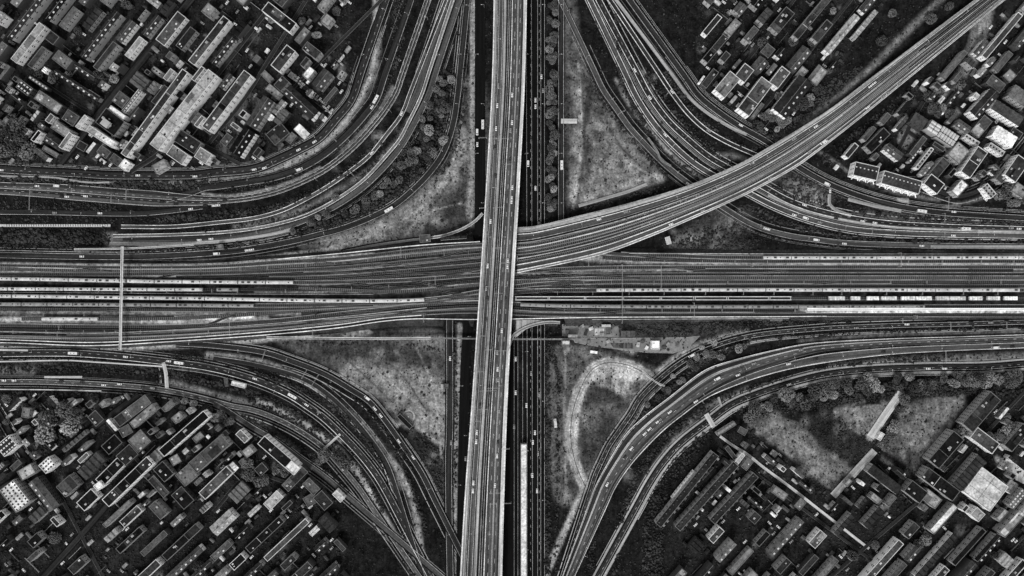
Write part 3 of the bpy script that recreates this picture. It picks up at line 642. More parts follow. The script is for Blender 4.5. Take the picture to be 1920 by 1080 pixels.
for i, (t, nm) in enumerate(((.42,'northernmost through'),(.50,'second northern'),(.58,'third northern'),(.66,'fourth northern'),(.72,'fifth northern'),(.78,'sixth northern'))):
    left = lefts[i]; tail = vtail(t)
    c = smooth(left + tail, 8); 
    zz = np.where(c[:,0] < 960, yz(c[:,0]) + .06 + .012*i, 7.3 + .012*i)
    zz = np.maximum(zz, np.interp(c[:,0], [900, 975], [6.5, 7.3]))
    zz = np.where(c[:,0] < 900, yz(c[:,0]) + .06 + .012*i, zz)
    o = tag(obj('railway_track', ribbon_mesh('railway_track', c, -3, 3, zz), M['track']), nm + ' track curving onto the north-east viaduct', 'railway track', kind='structure')
    for s in (-1, 1): obj('rail', ribbon_mesh('rail', c, s*1.43-.08, s*1.43+.08, zz+.2, .17), M['rail'], o)
    shoulder_strips(o, c, zz, 20+i); TRACKS['u%d' % i] = (c, zz)
track([(-330,522),(0,522.5),(200,526),(320,528),(640,529),(780,524),(900,515),(1000,508),(1100,503),(1300,501),(2250,501)], 'm1', desc='upper middle track under the first western train')
track([(-330,541.5),(0,541.5),(380,543),(640,542),(780,536),(900,526),(1000,520),(1120,516),(1300,515),(2250,515)], 'm2', desc='middle track under the second western train')
track([(560,540),(760,546),(900,534),(1000,527),(1120,522),(1300,521),(2250,521)], 'm3', desc='middle track passing a pale ballast patch')
track([(-330,554),(0,555),(320,559),(800,561.5),(900,547),(1000,534),(1120,529),(1300,528.5),(2250,529)], 'm4', desc='track under the longest western train')
track([(-330,569),(0,570),(320,572),(480,573),(640,571),(780,566),(890,556),(1000,546),(1118,544),(2250,544)], 'm5', desc='track joining the fourth western train to the long eastern train')
track([(-330,579),(0,579),(300,581),(500,580),(700,572),(890,561),(1000,559.5),(2250,559)], 'm6', desc='track under the freight wagons')
track([(40,598),(320,597),(430,592),(560,583),(760,573),(890,563)], 'm7', desc='siding with the single white railcar')
track([(-330,610),(0,610.5),(320,612),(518,601),(640,588),(800,572),(900,567),(1000,572),(1130,574.5),(2250,574.5)], 'l1', desc='first southern track rising to the flyover')
track([(-330,617),(0,618),(171,620),(320,617),(518,605),(640,593),(800,579),(900,574),(1000,580),(1130,582),(1490,582)], 'l2', desc='second southern track rising to the flyover')
track([(-330,628),(0,630),(171,631),(320,626),(518,613),(640,601),(800,587),(900,584),(1000,589),(1130,590.5),(1490,590.5),(2250,591.5)], 'l3', desc='third southern track rising to the flyover')
track([(-330,634),(0,633),(171,636),(320,631.5),(518,618),(640,605),(740,593),(800,589)], 'l4', desc='fourth southern track beside the retaining wall')
track([(1120,473),(1180,477),(1260,479),(1340,482),(2250,482)], 'r1', desc='northern track under the bright eastern train')
track([(1130,483),(1230,488),(1340,489.5),(2250,490)], 'r2', desc='track just below the bright eastern train')
track([(1300,507),(1480,507.5),(1900,507.5)], 'r3', desc='short loop track among the eastern lines')
track([(1100,538),(1300,536.5),(2250,536.5)], 'r4', desc='track above the long eastern train')
def crossover(a, b, x0, x1, desc):
    (ca, za), (cb, zb) = TRACKS[a], TRACKS[b]; xx = np.linspace(x0, x1, 16); t = np.linspace(0, 1, 16); t = t*t*(3-2*t)
    y = np.interp(xx, ca[:,0], ca[:,1])*(1-t) + np.interp(xx, cb[:,0], cb[:,1])*t
    c = np.stack([xx, y], 1); z = np.interp(xx, ca[:,0], za)*(1-t) + np.interp(xx, cb[:,0], zb)*t + .2
    o = tag(obj('railway_track', ribbon_mesh('railway_track', c, -2.4, 2.4, z-.12), M['track_black']), desc, 'railway track', kind='structure')
    for s in (-1, 1): obj('rail', ribbon_mesh('rail', c, s*1.43-.12, s*1.43+.12, z+.06, .17), M['rail'], o)
XO = [('u0','u1',560,640),('u1','u2',650,740),('u2','u3',700,790),('u3','u4',620,700),('u4','u5',720,800),('u5','m1',800,880),('u2','u1',810,880),('m1','m2',640,740),('m1','m3',760,850),('m3','m4',800,880),('m4','m5',820,890),('m6','l1',780,860),('l1','l2',640,740),('l2','l3',540,640),('l3','l2',720,800),('m5','m6',600,700),
 ('m1','m2',1010,1100),('m3','m4',1030,1110),('m2','m3',1120,1200),('m1','r3',1240,1330),('m4','r4',1010,1100),('l1','l2',1010,1090),('l3','l2',1100,1190),('r1','r2',1180,1270),('m2','r3',1400,1480),('r4','m4',1500,1580),('m6','m5',960,1050),('u0','u1',120,210),('m1','u2',260,340),('m6','m5',200,300),('l1','m7',380,440)]
for i, (a, b, x0, x1) in enumerate(XO): crossover(a, b, x0, x1, 'crossover joining two neighbouring tracks, number %s from the west' % ordw(1+sorted(q[2]*100+j for j, q in enumerate(XO)).index(x0*100+i)))
def seg(pts, a, b, desc):
    c = smooth(pts, 8); c = c[(c[:,0] >= a) & (c[:,0] <= b)]
    tag(obj('wall', ribbon_mesh('wall', c, -.45, .45, yz(c[:,0])+.9, .9), M['barrier_dull']), desc, 'wall')
seg([(960,511),(1000,512),(1300,511.5),(2250,511)], 0, 3000, 'thin pale cable duct among the upper eastern tracks')
seg([(960,524),(1100,524.5),(2250,524.5)], 0, 3000, 'thin pale cable duct among the central eastern tracks')
seg([(960,541),(1100,540.5),(2250,540.5)], 0, 3000, 'thin pale cable duct above the long eastern train')
seg([(-330,547.5),(0,548),(400,551),(700,552)], -400, 3000, 'thin pale cable duct between the western trains')
# ------------------------------------------------------------ north-east viaduct
vz = 7.0
via = empty('railway_viaduct', P(1250, 400, 0), 0, 'long curved viaduct carrying tracks and two roads toward the north-east', 'viaduct')
inv = via.matrix_basis.inverted()
def vpart(name, t0, t1, z, mat, dz=0.0, A=va, B=vb):
    o = obj(name, loft_mesh(name, A, B, t0, t1, z, dz), M[mat], via); o.location = -via.location; return o
vpart('deck', 0, 1, vz, 'asphalt_black', 1.5)
bands = [('parapet',0,.03,.9,'barrier_dull',.9),('verge',.03,.12,.06,'ballast_light',0),('parapet',.145,.165,.8,'barrier',.8),('roadway',.165,.28,.06,'asphalt',0),
 ('parapet',.285,.30,.8,'barrier_dull',.8),('verge',.34,.365,.05,'ballast_light',0),('cable_duct',.455,.475,.4,'barrier',.4),('verge',.475,.49,.055,'ballast_light',0),
 ('cable_duct',.54,.55,.35,'barrier_dull',.35),('verge',.61,.635,.05,'concrete_dull',0),('cable_duct',.685,.695,.35,'barrier',.35),('verge',.745,.76,.05,'ballast_light',0),
 ('parapet',.81,.83,.8,'barrier',.8),('roadway',.83,.92,.06,'asphalt',0),('parapet',.925,.945,.8,'barrier',.8),('verge',.945,.98,.05,'concrete_dull',0),('parapet',.98,1.0,.9,'barrier',.9)]
for nm, t0, t1, dz, mt, hh in bands: vpart(nm, t0, t1, vz + dz, mt, hh)
cN = between(va, vb, .22); cS = between(va, vb, .875)
ROADS.append((cN, 8, 'northern road on the curved viaduct', vz)); ROADS.append((cS, 7, 'southern road on the curved viaduct', vz))
for i in range(14, 235, 14):
    for t in (.15, .5, .85):
        p = va[i]*(1-t) + vb[i]*t
        if (1180 < p[0] < 1300 or 1330 < p[0] < 1425) and at(occ, *p): continue
        x, y, _ = P(p[0], p[1], 0); V, F = [], []; box_vf(-.8, .8, -.8, .8, -.2, vz-1.45, V, F)
        q = obj('pillar', mkmesh('pillar', V, F), M['barrier_dull'], via); q.location = (x - via.location.x, y - via.location.y, 0)
occupy(stroke_mask(between(va, vb, .5), 70, 2))
# bright bushes growing between the viaduct's tracks
# ------------------------------------------------------------ north-south flyover
oa, ob = resample(smooth([(928,-320),(923,130),(912,335),(899,540),(885,745),(870,950),(846,1400)]), 160), resample(smooth([(992,-320),(985,130),(975,335),(963,540),(952,745),(945,950),(934,1400)]), 160)
oz = 15.0
fly = empty('flyover', (P(935, 540, 0)), 0, 'long straight motorway flyover running north to south over the rail yard', 'bridge')
def fpart(name, t0, t1, z, mat, dz=0.0):
    o = obj(name, loft_mesh(name, oa, ob, t0, t1, z, dz), M[mat], fly); o.location = -fly.location; return o
fpart('deck', 0, .455, oz, 'asphalt_dark', 1.6); fpart('deck', .49, 1, oz, 'asphalt_dark', 1.6)
for nm, t0, t1, dz, mt, hh in [('parapet',0,.035,1.0,'barrier',1.0),('walkway',.035,.10,.12,'concrete_dull',0),('crash_barrier',.115,.13,.8,'barrier_dull',.8),
   ('roadway',.15,.30,.06,'asphalt',0),('verge',.315,.385,.07,'concrete_dull',0),('roadway',.40,.44,.05,'asphalt_dark',0),('parapet',.44,.455,.9,'barrier_dull',.9),
   ('parapet',.49,.505,.9,'barrier_dull',.9),('crash_barrier',.555,.575,.8,'barrier',.8),('roadway',.59,.72,.06,'asphalt',0),('verge',.72,.765,.07,'asphalt_light',0),('roadway',.765,.86,.06,'asphalt',0),
   ('walkway',.90,.965,.12,'concrete',0),('parapet',.965,1.0,1.0,'barrier',1.0)]:
    fpart(nm, t0, t1, oz+dz, mt, hh)
for t in (.17, .28, .735): fpart('edge_line', t-.004, t+.004, oz+.085, 'paint')
dm = mkmesh('lane_marking', [(-.14,-2.2,0),(.14,-2.2,0),(.14,2.2,0),(-.14,2.2,0)], [(0,1,2,3)]); dm.materials.append(M['paint'])
for t in (.655, .81):
    cF = between(oa, ob, t)
    for yy in np.arange(-40, 1130, 26):
        x = np.interp(yy, cF[:,1], cF[:,0]); k = P(x, yy, oz+.085); o = obj('lane_marking', dm, None, fly); o.location = (k[0]-fly.location.x, k[1]-fly.location.y, k[2]); o.rotation_euler = (0, 0, -.055)
ROADS.append((between(oa, ob, .225), 8, 'left carriageway of the flyover', oz)); ROADS.append((between(oa, ob, .71), 14, 'right carriageway of the flyover', oz))
for i in range(4, 158, 5):
    for t in (.2, .75):
        p = oa[i]*(1-t) + ob[i]*t; x, y, _ = P(p[0], p[1], 0)
        if 445 < p[1] < 605 and i % 2: continue
        V, F = [], []; box_vf(-.9, .9, -.9, .9, -.2, oz-1.55, V, F)
        q = obj('pillar', mkmesh('pillar', V, F), M['barrier_dull'], fly); q.location = (x - fly.location.x, y - fly.location.y, 0)
occupy(stroke_mask(between(oa, ob, .5), 66, 2))
# curved ramps hugging the flyover at the yard edge
def ramp(pts, w, z, desc, cat='bridge', name='ramp_bridge', mat='concrete_dull', wall='barrier'):
    c = smooth(pts, 6); o = empty(name, P(*pts[0], 0), 0, desc, cat)
    for nm, a0, a1, zz, mt, hh in (('deck', -w/2, w/2, z, mat, 1.0), ('parapet', w/2-.7, w/2, z+.9, wall, .9), ('parapet', -w/2, -w/2+.7, z+.9, wall, .9)):
        q = obj(nm, ribbon_mesh(nm, c, a0, a1, zz, hh), M[mt], o); q.location = -o.location
    for k in range(2, len(c)-1, 8):
        x, y, _ = P(c[k][0], c[k][1], 0); V, F = [], []; box_vf(-.4, .4, -.4, .4, -.2, float(np.broadcast_to(z, len(c))[k])-.9, V, F)
        q = obj('pillar', mkmesh('pillar', V, F), M['barrier_dull'], o); q.location = (x-o.location.x, y-o.location.y, 0)
    occupy(stroke_mask(c, w+1, .5)); return o
ramp([(797,447),(830,442),(865,430),(890,415),(905,400)], 5, 6, 'curved pale ramp bridge meeting the flyover from the west')
ramp([(955,648),(962,630),(980,617),(1005,608),(1030,604),(1050,605)], 5, 7, 'curved pale ramp bridge hooking round the flyover south-east of the yard', wall='trim')
ramp([(229,462),(227,560),(225,656)], 4.6, 12, 'tall narrow pale footbridge crossing all the western tracks', 'footbridge', 'footbridge', 'concrete', 'barrier')
ramp([(139,467.5),(227,466),(300,463),(363,459)], 3.2, 5, 'straight white ramp leading to the western footbridge', 'footbridge', 'footbridge', 'concrete', 'trim')
ramp([(500,633),(600,634),(720,635),(808,634)], 4.2, 5, 'straight pale walkway on stilts ending in the south grass triangle', 'footbridge', 'footbridge', 'concrete_dull', 'barrier')
ramp([(808,634),(880,635),(960,636),(1080,636)], 2.4, 5, 'thin grey pipe bridge crossing beneath the flyover', 'pipe bridge', 'pipe_bridge', 'barrier_dull', 'barrier_dull')
ramp([(1206,697),(1228,715),(1246,724)], 2.6, 6, 'slim white footbridge over the innermost south-east curve', 'footbridge', 'footbridge', 'concrete', 'trim')
ramp([(1215,258),(1232,283),(1240,300),(1258,311)], 3.5, 4, 'small railed gangway beside the inner north-east curve', 'footbridge', 'footbridge', 'concrete_dull', 'barrier_dull')
ramp([(1347,745),(1353,762)], 4, 3, 'tiny pale access bridge above the outermost south-east curve', 'footbridge', 'footbridge', 'concrete', 'barrier_dull')
ramp([(1251,444),(1255,458)], 9, 5, 'stubby pale deck jutting south from the curved viaduct', 'platform', 'platform', 'concrete', 'barrier')
# ------------------------------------------------------------ trains
def carriage_mesh(L, W=3.1, h=3.9):
    prof = [(-W/2, .9), (-W/2, 3.0), (-W/2*.82, h-.35), (-W/2*.4, h), (W/2*.4, h), (W/2*.82, h-.35), (W/2, 3.0), (W/2, .9)]
    V = [(x, y, z) for x in (-L/2, L/2) for y, z in prof]; n = len(prof)
    F = [(i, i+1, n+i+1, n+i) for i in range(n-1)] + [(n-1, 0, n, 2*n-1), tuple(range(n))[::-1], tuple(range(n, 2*n))]
    return mkmesh('carriage', V, F)
CM = {}
def cm(L, mat):
    k = (round(L, 1), mat)
    if k not in CM:
        me = carriage_mesh(L); me.materials.append(M[mat]); me.materials.append(M['train_side'])
        for i, p in enumerate(me.polygons): p.material_index = 1 if i in (0, 6, 7) else 0
        CM[k] = me
    return CM[k]
unit_me = boxes('roof_unit', [(-1.3,1.3,-.8,.8,3.6,4.15)]); unit_me.materials.append(M['roof_unit'])
unit2_me = boxes('roof_unit', [(-.5,.5,-.5,.5,3.7,4.1)]); unit2_me.materials.append(M['roof_unit'])
bogie_me = boxes('bogie', [(-1.8,1.8,-1.2,1.2,.2,.95)]); bogie_me.materials.append(M['tyre'])
win_me = boxes('window_band', [(-11,11,-1.58,1.58,2.0,2.8)]); win_me.materials.append(M['glass'])
def train(key, x0, x1, desc, mat='train_white', n=None, Lpx=50, gap=2.2, units=True, cat='train', nm='passenger_train', rails=None):
    c, zz = TRACKS[key]; s = arclen(c); a = np.interp(x0, c[:,0], s); b = np.interp(x1, c[:,0], s)
    n = n or max(1, int(round((b-a)/Lpx))); d = (b-a)/n; kz = (H-float(zz[0]))/H
    root = empty(nm, P(*c[np.argmin(abs(c[:,0]-x0))], 0), 0, desc, cat)
    for i in range(n):
        m_ = a + (i+.5)*d; p = np.array([np.interp(m_, s, c[:,0]), np.interp(m_, s, c[:,1])]); q = np.array([np.interp(m_+5, s, c[:,0]), np.interp(m_+5, s, c[:,1])])
        ang = math.atan2(-(q-p)[1], (q-p)[0]); z = float(np.interp(m_, s, zz)) + .15
        k = P(p[0], p[1], z + 3.7); L = (d - gap)*S*kz
        car = obj('carriage', cm(L, mat), None, root); car.location = (k[0]-root.location.x, k[1]-root.location.y, z); car.rotation_euler = (0, 0, ang)
        for sg in (-1, 1): bo = obj('bogie', bogie_me, None, car); bo.location = (sg*L*.34, 0, 0)
        if units:
            R = random.Random(int(x0)*7+i)
            for f in (-.36, -.12, .14, .37):
                if R.random() < .8: u = obj('roof_unit', unit_me if R.random() < .35 else unit2_me, None, car); u.location = (f*L + R.uniform(-1, 1), 0, 0)
    return root
train('m1', -300, 235, 'white train on the first occupied western track, west of the footbridge', Lpx=53)
train('m1', 237, 550, 'white train east of the footbridge on the first occupied western track', Lpx=52)
train('m2', -300, 380, 'white train on the second occupied western track ending before the wagon', Lpx=53)
train('m2', 405, 447, 'single dull grey wagon standing alone behind the second western train', 'train_grey', n=1, cat='wagon', nm='goods_wagon')
train('m4', 22, 796, 'longest western train, white, its nose nearly at the flyover', Lpx=53)
train('m4', -300, 21, 'white train at the west edge touching the longest train', Lpx=53)
train('m5', -300, 476, 'greyish white train on the fourth occupied western track', 'train_grey', Lpx=48)
train('m7', 77, 183, 'single clean white railcar standing on the pale ballast', n=1, cat='railcar', nm='railcar')
train('r1', 1431, 2230, 'brightest eastern train, along the northern edge of the yard', Lpx=53)
train('m5', 1118, 1913, 'long pale train in the middle of the eastern tracks', 'train_white', Lpx=53)
train('l1', 975, 1735, 'dull grey train south of the dark covered train', 'train_grey', Lpx=48)
# dark train with two pale roof edges
c, zz = TRACKS['m6']; kz = (H-float(yz(1200)))/H
root = empty('passenger_train', P(965, 559, 0), 0, 'dark-roofed train with two white roof edges east of the flyover', 'train')
xs_ = [966, 1028, 1096, 1163, 1238, 1364, 1441, 1484]
xs_ = [966, 1029, 1097, 1168, 1239, 1302, 1364, 1442, 1484]
ed = boxes('roof_edge', [(-.5,.5,-.35,.35,3.55,4.0)]); ed.materials.append(M['trim'])
for i in range(len(xs_)-1):
    xm = (xs_[i]+xs_[i+1])/2; L = (xs_[i+1]-xs_[i]-2)*S*kz; z = float(yz(xm))+.2; k = P(xm, 559.3, z+3.7)
    if ('dark', round(L,1)) not in CM:
        me = carriage_mesh(L, 3.0); me.materials.append(M['r1']); CM[('dark', round(L,1))] = me
    car = obj('carriage', CM[('dark', round(L,1))], None, root); car.location = (k[0]-root.location.x, k[1]-root.location.y, z)
    for sg in (-1, 1): e_ = obj('roof_edge', ed, None, car); e_.location = (0, sg*1.45, 0); e_.scale = (L+.8, 1, 1)
    for sg in (-1, 1): e_ = obj('roof_end', ed, None, car); e_.location = (sg*(L/2-.3), 0, 0); e_.scale = (.5, 4.5, 1)
# freight wagons
root = empty('freight_train', P(1555, 559, 0), 0, 'freight train of white container wagons on the eastern tracks', 'freight train')
for a, b in ((1555,1584),(1596,1613),(1626.5,1648),(1653,1681.5),(1691,1716),(1717.8,1747),(1756,1780),(1781.5,1810.5),(1819,1842),(1852,1875),(1883.6,1907.8),(1950,1975),(1985,2010)):
    xm = (a+b)/2; L = (b-a)*S*kz; z = float(yz(xm))+.2; k = P(xm, 559.3, z+3.7)
    w = obj('wagon', boxes('wagon', [(-L/2-1.2, L/2+1.2, -1.35, 1.35, .6, 1.1)]), M['metal_dark'], root); w.location = (k[0]-root.location.x, k[1]-root.location.y, z)
    obj('container', boxes('container', [(-L/2, L/2, -1.75, 1.75, 1.11, 3.9)]), M['r5'], w)
    nn = max(2, int(L/2.2))
    for j in range(1, nn): obj('container_rib', boxes('container_rib', [(-L/2+L*j/nn-.08, -L/2+L*j/nn+.08, -1.76, 1.76, 3.9, 3.97)]), M['trim_dull'], w)
# canopies at the east
def canopy(x0, x1, y, wpx, desc, mat='r5', h=5, nm='canopy'):
    z = float(yz((x0+x1)/2)) if 475 < y < 595 else 0.0
    xm = (x0+x1)/2; k = P(xm, y, z+h); L = (x1-x0)*S*(H-z-h)/H; W = wpx*S
    r = empty(nm, (k[0], k[1], z), 0, desc, 'canopy')
    q = obj('roof', boxes('roof', [(-L/2, L/2, -W/2, W/2, h-.3, h)]), M[mat], r)
    obj('ridge', boxes('ridge', [(-L/2+.3, L/2-.3, -.15, .15, h, h+.12)]), M['trim_dull'], q)
    for j in range(int(L/12)+2):
        x = -L/2+1+j*(L-2)/(int(L/12)+1); obj('post', boxes('post', [(x-.15, x+.15, -.15, .15, 0, h-.3)]), M['metal'], r)
    return r
canopy(1514, 2200, 580, 4.6, 'long pale platform canopy near the southern edge of the eastern yard', 'w5', 4)
canopy(1500, 1513, 580.2, 3.2, 'short pale canopy end beside the long eastern canopy', 'r4', 4)
canopy(1444, 1467, 599.5, 5.5, 'small grey canopy below the retaining wall in the scrub', 'r3', 3)
# ------------------------------------------------------------ gantries and masts over the yard
def portal(px, y0, y1, desc, h=8.5, mat='metal_dark', slant=0.0, t=.35, name='catenary_gantry'):
    z = float(yz(px)) if 450 < (y0+y1)/2 < 650 else 0.0
    a = np.array(P(px, y0, z+h)); b = np.array(P(px+slant, y1, z+h)); m_ = (a+b)/2; L = np.linalg.norm(a-b)
    r = empty(name, (m_[0], m_[1], z), math.atan2(b[1]-a[1], b[0]-a[0]), desc, 'gantry')
    bx = [(-L/2, L/2, -t, -t+.14, h-.2, h), (-L/2, L/2, t-.14, t, h-.2, h)]
    for k in range(int(L/2.5)+1): x = -L/2 + k*L/(int(L/2.5)+1); bx.append((x, x+.14, -t, t, h-.15, h-.05))
    obj('beam', boxes('beam', bx), M[mat], r)
    for x in (-L/2, L/2): obj('post', boxes('post', [(x-.2, x+.2, -.2, .2, 0, h)]), M[mat], r)
gl = [(264,484,523,'dark'),(376,484,598,'dark'),(485,486,527,'dark'),(483,572,602,'dark'),(590,484,590,'dark'),(262,574,612,'dark'),(16,478,505,'dark'),(720,500,512,'dark'),(1167,496,606,'light'),(1407,475,496,'dark'),(1412,494,500,'light'),(1437,500,552,'dark'),(1474,488,496,'dark'),(1690,474,500,'light'),(816,519,533,'light'),(751,464,482,'light'),(1302,568,596,'light'),(586,618,634,'light'),(794,592,604,'light'),(110,611,618,'light'),(107,622,636,'light'),(970,480,488,'light'),(1104,480,498,'light'),(1158,498,506,'light'),(1300,540,565,'dark'),(1720,592,597,'light'),(900,520,600,'dark'),(700,480,560,'dark'),(1580,500,550,'dark'),(1820,500,550,'dark'),(60,500,530,'dark'),(150,600,640,'dark'),(430,600,630,'light'),(1240,498,540,'light')]
for i, (x, y0, y1, t) in enumerate(gl):
    side = 'western' if x < 900 else 'eastern'; L = y1-y0
    portal(x, y0, y1, '%s %s gantry over the %s tracks, %s gantry from the west' % ('thin pale' if t == 'light' else 'dark lattice', 'long' if L > 60 else 'short', side, ordw(1+sorted(g[0]*1000+g[1] for g in gl).index(x*1000+y0))), mat='metal' if t == 'light' else 'metal_dark', t=.3 if t == 'light' else .8)
# single catenary masts
mast_me = boxes('mast', [(-.14,.14,-.14,.14,0,8),(-.1,.1,0,3.4,7.2,7.4),(-.08,.08,0,3.0,6.1,6.22)]); mast_me.materials.append(M['metal'])
mi = 0
RN = ['upper western','middle western','lower western','upper eastern','second eastern','third eastern','lowest eastern','lowest western']
for row_, (y, xsx) in enumerate(((508, range(20, 890, 62)), (549, range(40, 880, 70)), (592, range(30, 600, 66)), (495, range(1120, 1920, 64)), (533, range(1010, 1920, 72)), (553, range(1040, 1920, 68)), (585, range(1000, 1500, 60)), (625, range(-20, 500, 58)))):
    mi = 0
    for x in xsx:
        x = x + rnd.uniform(-12, 12); yy = y - (0 if x > 900 or y > 540 else max(0, (x-480))*.08) + (0 if not (540 < y and x < 900 and x > 560) else -(x-560)*.05)
        mi += 1; zz_ = float(yz(x)); k = P(x, yy, zz_)
        r = obj('catenary_mast', mast_me); r.location = k; tag(r, 'slim pale mast in the %s mast row, %s from the west' % (RN[row_], ordw(mi)), 'mast', 'overhead-line masts in the rail yard')
